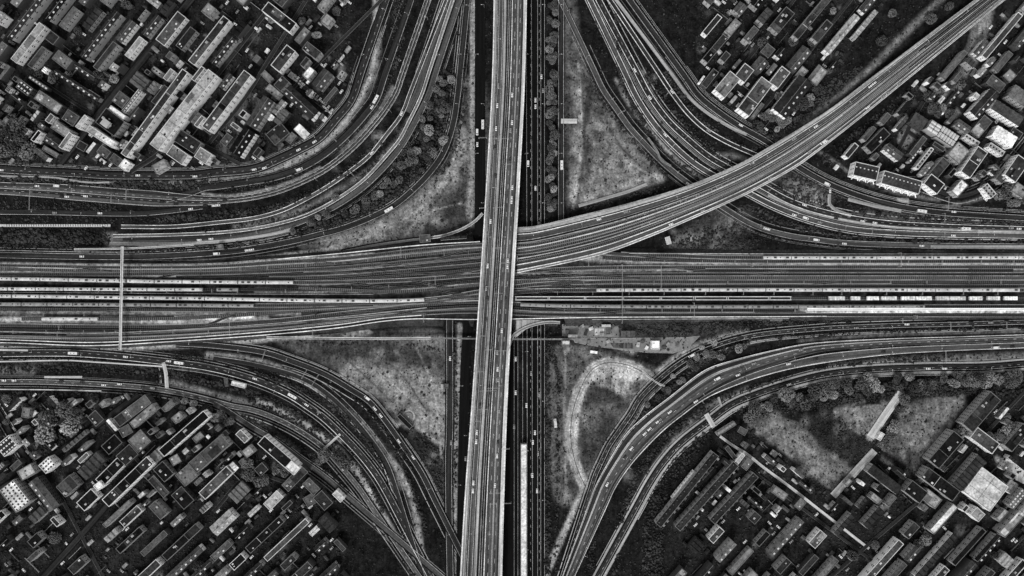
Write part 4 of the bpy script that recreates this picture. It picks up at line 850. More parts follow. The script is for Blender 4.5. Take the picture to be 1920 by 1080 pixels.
# ------------------------------------------------------------ buildings: (roof cx, cy px, length, width, angle deg, height m, roof tone, wall tone, type, label)
# type: f flat with parapet, g gabled, s skylit sheds, d flat with dotted roof lights, k small court block
BL = [
# north-west town
(46.5,165,28,17,-37,10,'r1','w1','d','small dark roof dotted with a grid of white rooflights'),
(72,155.6,42,6,-34,8,'r2','w1','d','very thin roof with a double row of white rooflights'),
(91,191.7,52,19,-34,11,'r3','w1','f','mid-grey hall in the western part of the north-west town'),
(133,221,26,22,-34,12,'r2','w1','f','squarish grey roof just left of the white-fronted block'),
(154,229,28,9,52,13,'r4','w5','f','narrow white-fronted block on the west side of the main street'),
(115.7,243,38,17,-34,12,'r4','w3','f','pale grey roof with worn patches beside the street bend'),
(124,264,34,9,54,13,'r3','w5','f','narrow block with bright windowed front at the street bend'),
(102,266,36,18,-34,10,'r1','w1','g','dark ridged roof beside the wooded corner'),
(95,284.5,32,9,-30,7,'r3','w1','f','low pale-roofed strip south of the dark ridged roof'),
(207,229,44,34,-37,13,'r0','w3','f','large black square roof with a small white hut'),
(189,256,58,13,-33,15,'r5','w5','f','bright white long building beside the black square roof'),
(220,211,34,8,-36,12,'r5','w5','f','white strip roof along the top of the black square'),
(227,187,24,24,52,11,'r2','w1','f','grey square roof beside the striped garages'),
(262,152,26,30,52,12,'r2','w1','s','grey ribbed roof at the top of the main street'),
(251,186,62,9,52,9,'r3','w5','d','thin terrace with bright striped balconies'),
(290,212,196,13,54,15,'r2','w5','f','very long grey roof with white windowed front'),
(344,206,178,20,52,17,'r4','w5','f','very long pale roof with white windowed front'),
(425,189,132,17,53,16,'r1','w5','f','long dark terrace with bright window band'),
(487,211,62,22,57,14,'r2','w3','g','grey ridged hall with dashed white edge'),
(454,266,52,24,57,13,'r0','w5','g','dark ridged hall with white bottom edge'),
(564,192,72,21,-43,13,'r1','w5','g','dark slate hall with toothed white eaves'),
(512,171,28,14,-40,9,'r4','w3','f','small pale roof above the dark slate hall'),
(528,157,24,18,48,10,'r1','w3','f','small dark square roof outlined in white'),
(605,149,36,22,52,9,'r2','w3','g','grey barn roof near the outer bend'),
(579,137,22,14,52,10,'r5','w3','f','bright rectangular roof at the top of the car park'),
(528,219,32,15,52,8,'r2','w1','s','small tiled double roof in the eastern yards'),
(521,251,36,27,40,7,'r1','w1','f','low flat dark roof by the curving wall'),
(564,245,22,15,-45,9,'r5','w5','f','white house at the outer curve of the town'),
(546,259,20,12,52,6,'r3','w1','f','small mid-grey shed roof by the outer wall'),
(352,266,46,25,-33,11,'r1','w3','f','dark roof framed by a pale rim, at the foot of the light terrace'),
(333,290,36,22,-35,10,'r4','w5','f','pale roof with bright left side near the boundary road'),
(381,292,26,22,-33,11,'r4','w5','f','bright cubic block with dark windows near the boundary road'),
(234,309,18,14,52,9,'r5','w5','f','bright small roof by the southern edge of the town'),
(300,312,26,17,30,8,'r4','w3','f','pale rounded roof by the southern edge of the town'),
(195,285,22,16,-37,9,'r2','w1','f','grey roof south of the bright white building'),
(218,300,22,16,-37,8,'r2','w1','f','second grey roof south of the bright white building'),
(154,274,18,15,-30,8,'r1','w1','f','small dark roof at the street corner'),
(144,160,98,8,-33,8,'r1','w3','g','long thin dark roof sloping down to the street'),
(175,179,24,11,-33,7,'r3','w1','f','small pale roof near the end of the thin dark roof'),
(294,134,20,10,-37,9,'r4','w3','d','small gridded white roof at the top of the frame'),
(160,134,44,12,-33,8,'r1','w1','g','dark roof among trees at the top left'),
(250,285,30,9,-37,8,'r1','w1','f','low dark roof under the long grey terrace'),
(300,178,40,10,52,9,'r1','w1','f','dark rear range west of the long grey terrace'),
(395,240,22,16,52,7,'r2','w1','f','small yard building beside the long dark terrace'),
(425,262,22,14,52,6,'r2','w1','f','low yard roof with trees beside it'),
(640,140,16,10,60,9,'r4','w3','d','small ribbed white roof touching the outer bend'),
(500,143,20,12,-45,8,'r3','w3','f','little pale roof north of the pale roof'),
(620,178,34,8,50,6,'r2','w1','f','thin low range inside the outer bend'),
# south-west town
(248.6,769.7,74,20,37,11,'r2','w1','f','long grey hall roof south of the western roads'),
(268.5,780,56,14,40,10,'r4','w3','f','pale worn roof beside the long grey hall'),
(262,826.6,32,30,42,10,'r3','w1','f','square pale-grey roof on the diagonal street'),
(236,807.6,22,18,30,7,'r2','w1','f','low grey roof between the hall and the square roof'),
(210,797,26,6,-48,8,'r5','w5','f','thin white wing at the end of the long hall'),
(89,872,25,21,42,12,'r5','w5','d','bright white block with rows of dark roof openings'),
(171.7,873,54,23,46,11,'r2','w1','s','ribbed grey roof in the middle of the south-west blocks'),
(127,911,34,26,42,10,'r2','w3','f','plain dark-grey rectangular roof'),
(207,885,58,20,45,10,'r0','w5','f','black roof framed by white edges'),
(185,911,15,12,40,14,'r5','w5','f','white tower hut on the end of the black roof'),
(240,903,116,19,44,15,'r1','w5','f','long dark block with bright windowed flank on the diagonal street'),
(28,930,52,34,-52,13,'r5','w3','d','big bright roof with a grid of dark dots'),
(82,927,66,21,-52,11,'r2','w1','g','grey ridged roof beside the big dotted roof'),
(50,885,30,20,30,9,'r4','w3','f','pale end block touching the street at lower left'),
(140,827,58,7,40,6,'r2','w3','s','speckled narrow range of garden stores'),
(239,853,34,26,42,10,'r1','w1','f','dark square roof west of the diagonal street'),
(210,833,34,22,42,9,'r0','w1','f','black roof behind the square pale-grey roof'),
(180,784,24,20,-48,8,'r1','w1','f','dark roof beside the trees in the upper left'),
(49,774,18,14,80,8,'r4','w3','f','little pale house between big trees'),
(13,836,32,26,40,12,'r1','w5','d','striped dark roof at the far left edge'),
(296,853,30,20,42,9,'r3','w1','s','small sectioned grey roof on the diagonal street'),
(298,912,44,15,-48,9,'r2','w1','f','narrow grey roof set across the street grid'),
(307,884,32,24,-48,8,'r0','w3','f','black yard roof with a white lower edge'),
(165,937,38,22,44,9,'r0','w5','f','black roof outlined in white at the bottom edge'),
(333,783,20,14,40,9,'r4','w3','f','small pale roof near the long dark terrace'),
(345,813,112,17,41,15,'r0','w5','f','long black-roofed terrace with bright front end'),
(392,851,82,25,41,12,'r2','w3','f','long mid-grey roof with small skylights'),
(350,891,32,28,41,10,'r3','w3','f','square mid-grey roof at the end of the long grey roof'),
(405,905,72,18,44,12,'r2','w5','f','courtyard wing with white windowed inner side'),
(519,850,78,20,-41,15,'r0','w5','f','black-roofed block with dazzling white street front'),
(549,877,22,18,-41,16,'r5','w5','f','white end tower of the black-roofed block'),
(455,818,24,13,-45,10,'r3','w5','f','small dotted pale roof west of the white-fronted block'),
(465,847,19,16,40,9,'r4','w3','f','small pale rounded roof west of the white-fronted block'),
(553,897,52,18,45,9,'r2','w1','f','long low grey roof south of the white end tower'),
(449,923,38,24,45,9,'r3','w1','s','sectioned grey roof near the bottom edge'),
(513,938,36,18,45,9,'r4','w5','f','pale roof with a bright ledge near the bottom edge'),
(329,862,18,17,30,9,'r4','w1','f','tiny split pale roof beside the long mid-grey roof'),
(584,912,30,18,-45,8,'r2','w1','f','irregular grey roof below the outer lane'),
(583,937,24,20,30,7,'r2','w1','f','rounded grey roof at the bottom of the outer lane'),
(343,933,36,26,-48,9,'r1','w1','f','dark roof set across the grid at the bottom'),
(606,938,32,22,-48,8,'r1','w1','f','dark roof at the south tip of the town'),
(372,820,20,12,41,6,'r3','w1','f','small back building beside the black terrace'),
(420,815,18,10,41,6,'r2','w1','f','small yard roof north of the long grey roof'),
(635,930,22,12,-45,9,'r5','w5','f','small white block under the outer lane bend'),
(490,880,20,18,42,6,'r1','w1','f','dark low shed inside the wooded court'),
# north-east town
(1363.5,158.5,46,25,50,12,'r3','w5','f','grey speckled hall with bright lower-left end'),
(1416,181,74,26,53,13,'r2','w5','f','long mid-grey hall with toothed eaves'),
(1486,181,80,30,52,14,'r1','w5','g','long dark hall with white left side'),
(1396,137,30,22,52,11,'r2','w5','f','grey roof with white lower rim at the top'),
(1462,145,38,20,52,11,'r2','w5','f','speckled roof between the two long halls'),
(1533,141,34,22,52,10,'r3','w1','f','mid-grey roof beside the planted bank'),
(1503,137,22,15,52,8,'r4','w1','f','pale annex roof at the top'),
(1420,208,34,7,53,5,'r3','w1','f','thin low range between halls'),
(1439,214,18,13,40,4,'r4','w1','f','tiny pale roof at the foot of the lane'),
(1331,147,38,13,52,8,'r1','w1','f','dark narrow roof at the upper bend'),
(1316,149,16,4,55,6,'r5','w5','f','thin white shed at the upper bend'),
(1752,239,20,24,57,10,'G','w3','w','smaller bright glasshouse with white glazing bars'),
(1777,256,36,25,-33,10,'G','w3','w','larger bright glasshouse with white glazing bars'),
(1723,227,28,22,-33,9,'r2','w1','s','dark tiled roof left of the glasshouses'),
(1846,194,58,20,48,13,'r1','w5','g','dark ridged hall with white end gable'),
(1889,212,62,20,-33,13,'r2','w5','s','grey sawtooth hall with a bright upper edge'),
(1840,237,40,20,50,11,'r3','w1','f','plain grey block above the row of white bays'),
(1806,237,28,14,-35,9,'r2','w3','g','small grey ridged roof beside the glasshouses'),
(1884,256,44,22,-32,11,'r5','w5','s','bright ribbed roof with rounded corner'),
(1826,304,58,22,55,15,'r1','w5','f','dark block with tall white end facing lower left'),
(1797,287,32,28,50,11,'r4','w3','f','pale square roof with a clipped corner'),
(1906,316,46,26,55,14,'r1','w5','f','dark block with white end at the right edge'),
(1761,316,42,18,50,11,'r1','w3','f','dark roof with a single bright strip'),
(1676,285,34,16,-38,9,'r2','w5','g','small grey roof with a thick white ridge stripe'),
(1645,263,50,18,45,8,'r0','w3','f','low black yard building below the viaduct'),
(1721,274,42,10,52,8,'r2','w1','f','narrow grey roof south of the pale clearing'),
(1733,297,48,7,52,9,'r4','w5','d','zigzag terrace with bright balconies'),
(1716,290,36,5,52,7,'r2','w3','d','thin second terrace with little roof lights'),
(1867,157,32,20,-38,10,'r2','w1','f','mid-grey roof near the top right'),
(1911,179,34,26,-35,11,'r3','w3','s','grey gridded roof at the right edge'),
(1893,142,18,18,45,8,'r4','w1','f','soft pale roof at the top right corner'),
(1623.6,321,46,26,-13,12,'r1','w5','z','first dark roof with white zigzag balconies'),
(1690,342,74,25,-16,12,'r2','w5','z','second, longer grey roof with white zigzag balconies'),
(1751,345,32,24,-38,12,'r1','w5','f','dark block with a bright white panel on top'),
(1799,353,30,17,48,10,'r5','w3','f','bright pale roof inside the curving street'),
(1854,358,26,14,-50,9,'r4','w5','d','striped white roof east of the curving street'),
(1912,357,26,20,-35,10,'r4','w3','f','pale roof at the far right below the dark block'),
(1760,275,24,8,-33,7,'r1','w1','f','low dark shed under the glasshouses'),
(1822,262,30,8,-33,8,'r5','w5','d','row of white bays under the plain grey block'),
(1868,280,32,10,-33,8,'r4','w5','d','striped white bays below the bright ribbed roof'),
(1790,178,46,8,52,7,'r1','w1','g','long low roof in the dark park strip'),
(1880,330,26,16,50,10,'r2','w3','f','grey connecting roof between the dark blocks'),
(1905,250,22,14,-33,8,'r1','w1','f','small dark roof at the right, above the ribbed roof'),
# south-east town
(1288,918,172,14,51,10,'r1','w3','t','first long dark terrace, nearest the outer curve'),
(1325,930,164,14,48,10,'r1','w3','t','second long dark terrace'),
(1376,934,120,14,47,10,'r1','w3','t','third, shorter dark terrace'),
(1386,861,26,8,52,9,'r5','w5','f','bright white narrow roof near the long path'),
(1401,870,22,13,52,9,'r3','w3','f','sectioned grey roof beside the bright narrow one'),
(1462,925,28,15,-35,9,'r4','w3','f','pale paired roof below the path'),
(1361.6,804,40,7,32,6,'r4','w3','f','thin pale roof above the terraces'),
(1392,808,16,12,-30,6,'r3','w1','f','small grey rounded roof near the field corner'),
(1281,909,66,3,51,6,'r5','w5','f','hairline white roof along the embankment'),
(1372,851,34,8,-52,6,'r2','w1','f','low grey roof between the path and the terraces'),
(1774,843,72,26,49,13,'r0','w3','f','black western wing of the courtyard block'),
(1763,908,74,24,-37,13,'r0','w3','f','black southern wing of the courtyard block'),
(1818,887,74,22,49,12,'r1','w3','s','gridded dark eastern wing of the courtyard block'),
(1840,772,80,26,49,13,'r1','w3','f','long dark wing running to the top of the big block'),
(1846,826,52,24,-37,12,'r1','w5','f','dark wing with scalloped white edge'),
(1848,917,62,58,-37,12,'r5','w5','m','huge bright white flat warehouse roof'),
(1659,899,70,18,-38,10,'r1','w3','s','dark ribbed roof below the light field'),
(1717,922,38,26,-38,9,'r0','w3','f','black square roof at the bottom'),
(1746,935,34,22,-38,9,'r4','w3','f','pale roof corner beside the black square'),
(1907,820,54,20,49,12,'r1','w3','f','dark wing at the right edge'),
(1882,775,26,5,50,7,'r5','w3','f','thin white roof beside courtyard trees'),
(1642,935,22,12,-40,7,'r4','w3','f','small pale rounded roof below the ribbed one'),
(1651,818,15,8,58,5,'r5','w5','f','little white box hut beside the grass bank'),
(1908,935,40,14,50,10,'r3','w3','d','dotted grey roof in the bottom right corner'),
(1500,945,20,14,50,8,'r3','w1','f','grey roof at the bottom near the path'),
(1808,842,16,6,52,6,'r5','w5','f','small white roof inside the courtyard'),
(1590,905,14,8,50,6,'r4','w3','f','tiny white shed beside the pale lane'),
# singles in the interchange
(1229,647,15,16,0,6,'w5','w5','f','dazzling white square hut on the grey plaza'),
(1179,626,25,11,0,5,'r2','w3','s','ribbed grey shed north of the plaza'),
(1137,611,16,5,0,5,'r5','w5','f','small white cabin north of the plaza'),
(1140,621,9,12,0,4,'r3','w3','f','small light container beside the white cabin'),
(1074,630,17,5,0,6,'r4','w3','f','pale signal cabin at the end of the pipe bridge'),
(1061,643,15,9,0,7,'r5','w3','f','bright little building beside the sunken main road'),
(829,725,5,9,0,4,'r4','w3','f','tiny pale kiosk beside the straight south street'),
(837,724,7,8,0,3,'r3','w3','f','grey twin kiosk on the straight south street'),
(423,717,5,16,8,4,'r3','w3','f','slim upright hut on the south-west verge'),
(447,721,26,8,-14,4,'r5','w5','f','white rounded trailer hut on the south-west verge'),
(759,790,34,9,-45,3,'r0','w1','f','black rectangular basin roof beside the round tank'),
(755,812,22,6,-50,3,'r0','w1','f','narrow black pit roof beside the slip road'),
(1062,592+22,1,1,0,3,'r4','w3','f','__skip'),
(982,1020,12,375,0,6,'r5','w3','f','very long bright white flat roof beside the flyover'),
(412,463,10,9,10,4,'r3','w3','f','small pale hut left of the bushy hollow'),
(797,447,20,14,4,4,'r2','w1','f','grey pump house on the rail yard edge'),
(850,446,48,5,4,4,'r1','w3','s','thin dark shed with white dots by the yard wall'),
]
B = []
win_m = boxes('window', [(-.65,.65,-.09,.03,-.65,.65)]); win_m.materials.append(M['glass'])
win_w = boxes('window', [(-.95,.95,-.09,.03,-.65,.65)]); win_w.materials.append(M['glass'])
sky_m = boxes('skylight', [(-.9,.9,-.7,.7,0,.35)]); sky_m.materials.append(M['trim'])
skd_m = boxes('skylight', [(-.8,.8,-.7,.7,0,.3)]); skd_m.materials.append(M['glass'])
chim_m = boxes('chimney', [(-.6,.6,-.45,.45,0,1.5),(-.35,.35,-.25,.25,1.5,1.8)]); chim_m.materials.append(M['r3'])
vent_m = boxes('vent', [(-1.1,1.1,-.9,.9,0,1.3),(-.5,.5,-.4,.4,1.3,1.6)]); vent_m.materials.append(M['w3'])
tank_m = boxes('roof_hut', [(-1.8,1.8,-1.5,1.5,0,2.4),(-2,2,-1.7,1.7,2.4,2.6)]); tank_m.materials.append(M['w3'])
def building(b, idx, group=None, name='building', few=False):
    cx, cy, Lp, Wp, ang, h, rt, wt, ty, desc = b
    h = h + .13 * (idx % 7); k = S*(H-h)/H; L, W = Lp*k, Wp*k; R = random.Random(idx*13+5)
    base = 0.0
    if 440 < cy < 456 and 780 < cx < 890: base = float(yz(cx)); 
    x, y, _ = P(cx, cy, h + base); a = math.radians(ang)
    r = empty(name, (x, y, base), a, desc, 'terraced row' if name == 'terrace' else name, group)
    walls = obj('wall', boxes('wall', [(-L/2, L/2, -W/2, W/2, -.5, h)]), M[wt], r)
    roofmat = M['glass_roof'] if rt == 'G' else M[rt]
    hx, hy = L/2, W/2
    if ty == 'g':
        rise = min(2.6, W*.22)
        V = [(-hx-.3,-hy-.3,h),(hx+.3,-hy-.3,h),(hx+.3,hy+.3,h),(-hx-.3,hy+.3,h),(-hx-.3,0,h+rise),(hx+.3,0,h+rise)]
        F = [(0,1,5,4),(2,3,4,5),(0,4,3),(1,2,5),(0,3,2,1)]
        roof = obj('roof', mkmesh('roof', V, F), roofmat, r); topz = h + rise
        obj('ridge', boxes('ridge', [(-hx-.3, hx+.3, -.2, .2, h+rise-.03, h+rise+.15)]), M['trim_dull'], roof)
        sl = lambda yy: h + rise*(1-abs(yy)/(hy+.3))
    elif ty in ('s', 'w'):
        n = max(3, int(L/ (2.8 if ty == 'w' else 4.5))); V, F = [], []
        for i in range(n):
            x0, x1 = -hx+i*L/n, -hx+(i+1)*L/n; xm = x0+(x1-x0)*(.5 if ty == 'w' else .8); q = len(V); rz = .8 if ty == 'w' else 1.0
            V += [(x0,-hy,h),(x1,-hy,h),(x1,hy,h),(x0,hy,h),(xm,-hy,h+rz),(xm,hy,h+rz)]; F += [(q,q+4,q+5,q+3),(q+4,q+1,q+2,q+5),(q,q+1,q+4),(q+3,q+5,q+2)]
        roof = obj('roof', mkmesh('roof', V, F), roofmat, r); topz = h+.4; sl = lambda yy: h+.4
        if ty == 'w':
            for yy in (-hy, -.2, hy-.3): obj('glazing_bar', boxes('glazing_bar', [(-hx, hx, yy, yy+.3, h+.2, h+1.1)]), M['metal_dark'], roof)
            for i in range(1, n): obj('glazing_bar', boxes('glazing_bar', [(-hx+i*L/n-.13, -hx+i*L/n+.13, -hy, hy, h+.02, h+.2)]), M['metal_dark'], roof)
    else:
        roof = obj('roof', boxes('roof', [(-hx-.02, hx+.02, -hy-.02, hy+.02, h, h+.25)]), roofmat, r); topz = h+.25; sl = lambda yy: h+.25
        pm = M['trim'] if wt == 'w5' else M['trim_dull']; t = .45
        if min(L, W) > 3: obj('parapet', boxes('parapet', [(-hx-.05, hx+.05, -hy-.05, -hy+t, h+.25, h+.85), (-hx-.05, hx+.05, hy-t, hy+.05, h+.25, h+.85), (-hx-.05, -hx+t, -hy+t, hy-t, h+.25, h+.85), (hx-t, hx+.05, -hy+t, hy-t, h+.25, h+.85)]), pm, roof)
    def put(me, nm, px, py, z=None, rz=0, s=1):
        o = obj(nm, me, None, roof); o.location = (px, py, (sl(py) if z is None else z) - .02); o.rotation_euler = (0, 0, rz); o.scale = (s, s, s)
    if ty == 'f' and min(L, W) > 6 and idx % 1 == 0:
        n = int(L*W/110)+1
        for i in range(min(n, 12)):
            put(*R.choice([(sky_m,'skylight'),(vent_m,'vent'),(skd_m,'skylight'),(vent_m,'vent')]), R.uniform(-hx+2, hx-2), R.uniform(-hy+1.6, hy-1.6), s=R.uniform(.6, 1.2))
        if L > 16:      # felt and tile of different age along the roof
            e = -hx+.6
            while e < hx-5:
                e2 = min(e + R.uniform(5, 14), hx-.6)
                if R.random() < .55:
                    w0 = R.choice([-hy+.6, -hy+.6, 0]); w1 = R.choice([hy-.6, hy-.6, hy*.3])
                    obj('roof_panel', boxes('roof_panel', [(e, e2-.15, w0, w1, h+.24, h+.29)]), M['r%d' % max(0, min(4, int(rt[1])+R.choice([-1,1,-1])))], roof)
                e = e2
        if L > 25:      # party walls / felt joints across the roof
            for i in range(1, int(L/14)): obj('party_wall', boxes('party_wall', [(-hx+i*14+R.uniform(-2,2),)*1 and (-hx+i*14-.15, -hx+i*14+.15, -hy+.5, hy-.5, h+.25, h+.6)]), M['trim_dull'] if R.random() < .7 else M['trim'], roof)
    if 'white hut' in desc: put(tank_m, 'roof_hut', -1, -3, s=1.9)
    if ty == 'd':
        nx_ = max(2, min(14, int(L/3.0))); ny_ = max(1, min(6, int(W/3.4)))
        bright = rt in ('r0','r1','r2','r3')
        for i in range(nx_):
            for j in range(ny_): put(sky_m if bright else skd_m, 'skylight', -hx+(i+.5)*L/nx_, -hy+(j+.5)*W/ny_)
    if ty == 'g':
        for i in range(min(10, int(L/6))): put(sky_m, 'skylight', -hx+(i+.5)*6, -hy*.5 if i % 2 else -hy*.6)
        for i in range(min(4, int(L/12))): put(chim_m, 'chimney', -hx+6+i*12, .6)
    if ty == 't':       # terrace: chimneys, back additions
        n = int(L/5)
        for i in range(min(n, 16)):
            put(chim_m, 'chimney', -hx+(i+.5)*L/n, 1.2, s=.9)
            q = boxes('back_extension', [(-1.1, 1.1, -2.4-R.uniform(0,2), 0, 0, R.uniform(4.5, 6.5))]); o = obj('back_extension', q, M[R.choice(['r2','r3','r4','r1'])], r); o.location = (-hx+(i+.5)*L/n, -hy-.01, 0)
    if ty == 'z':       # zigzag white balconies
        n = int(L/3.6)
        for i in range(n):
            q = obj('balcony', boxes('balcony', [(-.35, .35, -2.6, 2.6, -.5, .5)]), M['w5'], r); q.location = (-hx+(i+.5)*L/n, -hy-1.0, h-2.5); q.rotation_euler = (0, 0, math.radians(28 if i % 2 else -28))
            put(sky_m, 'skylight', -hx+(i+.5)*L/n, hy*.3, s=.7)
    if ty == 'm':
        for f in (-.2, .25): obj('seam', boxes('seam', [(-hx+.5, hx-.5, hy*f*2-.12, hy*f*2+.12, h+.25, h+.34)]), M['r2'], roof)
        obj('seam', boxes('seam', [(-.12, .12, -hy+.5, hy-.5, h+.25, h+.35)]), M['r2'], roof)
    # windows on the sides that look toward the middle of the picture
    if ty != 'w' and h > 5.5 and not (few and wt == 'w1'):
        count = 0
        for (nxn, nyn, half, ln) in ((0,-1,hy,L),(0,1,hy,L),(-1,0,hx,W),(1,0,hx,W)):
            wx, wy = nxn*math.cos(a)-nyn*math.sin(a), nxn*math.sin(a)+nyn*math.cos(a)
            d = math.hypot(x, y)
            if (wx*(-x)+wy*(-y))/d < .25 or ln < 4: continue
            step = 3.4 if ln < 40 else 5.0
            n = max(1, int((ln-1.5)/step)); st = min(4, int(h/3.2)); me = win_w if ln >= 40 else win_m
            if few: n = min(n, 7); st = min(st, 2)
            while n*st > 46 and st > 2: st -= 1
            n = min(n, 46//max(st,1)+4)
            for i in range(n):
                for j in range(st):
                    if count > 90: break
                    t = -ln/2 + (i+.5)*ln/n; o = obj('window', me, None, walls); count += 1
                    zz = h - 1.7 - j*3.1
                    if nyn: o.location = (t, nyn*(half+.02), zz); o.rotation_euler = (0, 0, 0 if nyn > 0 else math.pi)
                    else: o.location = (nxn*(half+.02), t, zz); o.rotation_euler = (0, 0, -math.pi/2 if nxn > 0 else math.pi/2)
    # footprint
    p = [(cx + u*math.cos(a)*Lp/2 - v*math.sin(a)*Wp/2, cy - u*math.sin(a)*Lp/2 - v*math.cos(a)*Wp/2) for u, v in ((-1,-1),(1,-1),(1,1),(-1,1))]
    occupy(poly_mask(p, 1.0, False)); return r
for i, b in enumerate(BL):
    if b[9] == '__skip': continue
    building(b, i); B.append(b)
# ------------------------------------------------------------ more blocks of the same towns beyond the strips the photograph shows
def free(cx, cy, L, W, a):
    for u in np.linspace(-.55, .55, 5):
        for v in np.linspace(-.6, .6, 3):
            x = cx + u*L*math.cos(a) - v*W*math.sin(a); y = cy - u*L*math.sin(a) - v*W*math.cos(a)
            if at(occ, x, y) or not any(at(q, x, y) for q in TM.values()): return False
    return True
def filler(x0, x1, y0, y1, ang, tag_, step=30, h0=9, want=400, small=False):
    cand = []; R = random.Random(int(x0)+int(y0)*3+9)
    if not small:        # parallel terraces along the town's own street grid
        a = math.radians(ang); cx0, cy0 = (x0+x1)/2, (y0+y1)/2
        for r_ in range(-26, 27):
            off = r_*33; u = -1100.0
            while u < 1100:
                L = R.choice([34,48,64,90,110]); W = R.choice([14,16,18]); u += L/2; v = off + R.uniform(-2, 2)
                X = cx0 + u*math.cos(a) - v*math.sin(a); Y = cy0 - u*math.sin(a) - v*math.cos(a)
                if x0 < X < x1 and y0 < Y < y1: cand.append((X, Y, L, W, ang))
                u += L/2 + R.choice([3,4,10])
    for _ in range(want*12):
        cand.append((R.uniform(x0, x1), R.uniform(y0, y1), R.choice([13,16,20,26,34] if small else [22,28,36,52,70]), R.choice([9,11,13] if small else [12,15,20,24]), ang + (90 if R.random() < .35 else 0)))
    got = []
    for cx, cy, L, W, a in cand:
        if free(cx, cy, L, W, math.radians(a)):
            got.append((cx, cy, L-3, W-3, a)); occupy(poly_mask([(cx + u*math.cos(math.radians(a))*L/2 - v*math.sin(math.radians(a))*W/2, cy - u*math.sin(math.radians(a))*L/2 - v*math.cos(math.radians(a))*W/2) for u, v in ((-1,-1),(1,-1),(1,1),(-1,1))], 1.0, False))
        if len(got) >= want: break
    got.sort()
    tn = {'r0':'black','r1':'dark','r2':'grey','r3':'light grey','r4':'pale','r5':'white'}
    for i, (cx, cy, L, W, a) in enumerate(got):
        rt = R.choice(['r1','r1','r2','r2','r3','r4','r0','r5' if R.random() < .4 else 'r2']); ty = R.choice(['f','f','g','s','g','f'])
        shape = 'long' if L > 2.4*W else ('square' if L < 1.5*W else 'oblong')
        d = '%s %s %s %s, %s from the west' % (shape, tn[rt], 'house' if small else 'terrace', tag_, ordw(i+1))
        building((cx, cy, L, W, a, R.uniform(7, 13), rt, R.choice(['w1','w3','w3','w5']), ty, d), 300+i+int(x0) % 97, few=True, name='house' if small else 'terrace', group='town blocks ' + tag_); B.append((cx, cy, L, W, a, 9, rt, 'w1', ty, d))
filler(-60, 660, -60, 122, 52, 'at the far north-west', want=48)
filler(-60, 680, 955, 1130, 43, 'at the far south-west', want=48)
filler(1300, 2000, -60, 124, 50, 'at the far north-east', want=48)
filler(1240, 2000, 955, 1130, 48, 'at the far south-east', want=48)
filler(-20, 650, 100, 312, 52, 'in a gap of the north-west town', want=70, small=True)
filler(-20, 640, 742, 960, 43, 'in a gap of the south-west town', want=75, small=True)
filler(1300, 1960, 100, 372, 50, 'in a gap of the north-east town', want=60, small=True)
filler(1300, 1960, 790, 960, 49, 'in a gap of the south-east town', want=50, small=True)
# round tank, big tank ring
x, y, _ = P(766, 781, 0)
r = empty('round_tank', (x, y, 0), 0, 'flat round grey tank with a pale gravel ring on the south triangle', 'tank')
def disc(nm, r0, r1, z0, z1, mat, par, n=32, cy=None):
    V, F = [], []
    for i in range(n):
        a = 2*math.pi*i/n
        for rr, z in ((r1, z0), (r1, z1), (r0, z1)): V.append((rr*math.cos(a), rr*math.sin(a), z))
    for i in range(n):
        j = (i+1) % n; F += [(3*i, 3*j, 3*j+1, 3*i+1), (3*i+1, 3*j+1, 3*j+2, 3*i+2)]
    return obj(nm, mkmesh(nm, V, F), M[mat], par)
disc('gravel_ring', 4.2, 6.0, 0, .15, 'ballast_light', r) ; disc('wall', 0.01, 4.1, 0, 1.2, 'asphalt_light', r); disc('hatch', 0.01, .5, 1.2, 1.6, 'trim', r)
# ------------------------------------------------------------ sheds, parked cars and yard walls
def nearest_b(x, y, short=True):
    return min(range(len(B)), key=lambda i: (B[i][0]-x)**2 + (B[i][1]-y)**2)
shed_me = []
for t in ('r2','r3','r4','r1','r5'):
    V = [(-1.6,-1.2,0),(1.6,-1.2,0),(1.6,1.2,0),(-1.6,1.2,0),(-1.6,-1.2,2.3),(1.6,-1.2,2.3),(1.6,1.2,2.3),(-1.6,1.2,2.3),(-1.7,0,2.9),(1.7,0,2.9)]
    F = [(0,1,5,4),(1,2,6,5),(2,3,7,6),(3,0,4,7),(4,5,9,8),(6,7,8,9),(5,6,9),(7,4,8)]
    me = mkmesh('garden_shed', V, F); me.materials.append(M[t]); shed_me.append((me, {'r1':'dark','r2':'grey','r3':'light grey','r4':'pale','r5':'white'}[t]))
cnt = {}
def dlabel(kind, x, y):
    b = B[nearest_b(x, y)]; k = (kind, b[9]); cnt[k] = cnt.get(k, 0)+1
    return b[9], cnt[k]
REG = {'NW': (0,660,0,320,'north-west'), 'SW': (0,640,740,1080,'south-west'), 'NE': (1310,1920,0,375,'north-east'), 'SE': (1260,1920,740,1080,'south-east')}
def scatter(n, reg, minr, R):
    x0, x1, y0, y1, _ = reg; out = []; tries = 0
    while len(out) < n and tries < n*60:
        tries += 1; x, y = R.uniform(x0, x1), R.uniform(y0, y1)
        if at(occ, x, y) or at(occ, x+minr, y) or at(occ, x, y+minr) or not any(at(q, x, y) for q in TM.values()): continue
        out.append((x, y))
        i = int(round((x-X0)/CELL)); j = int(round((y-Y0)/CELL)); occ[j, i] = True
    return out
R = random.Random(5)
sp = []
for kx, n, ang in (('NW', 84, 52), ('SW', 84, 43), ('NE', 66, 50), ('SE', 62, 49)): sp += [(x, y, ang, kx) for x, y in scatter(n, REG[kx], 3, R)]
sp.sort(key=lambda q: (q[3], q[0]))
ct = {}
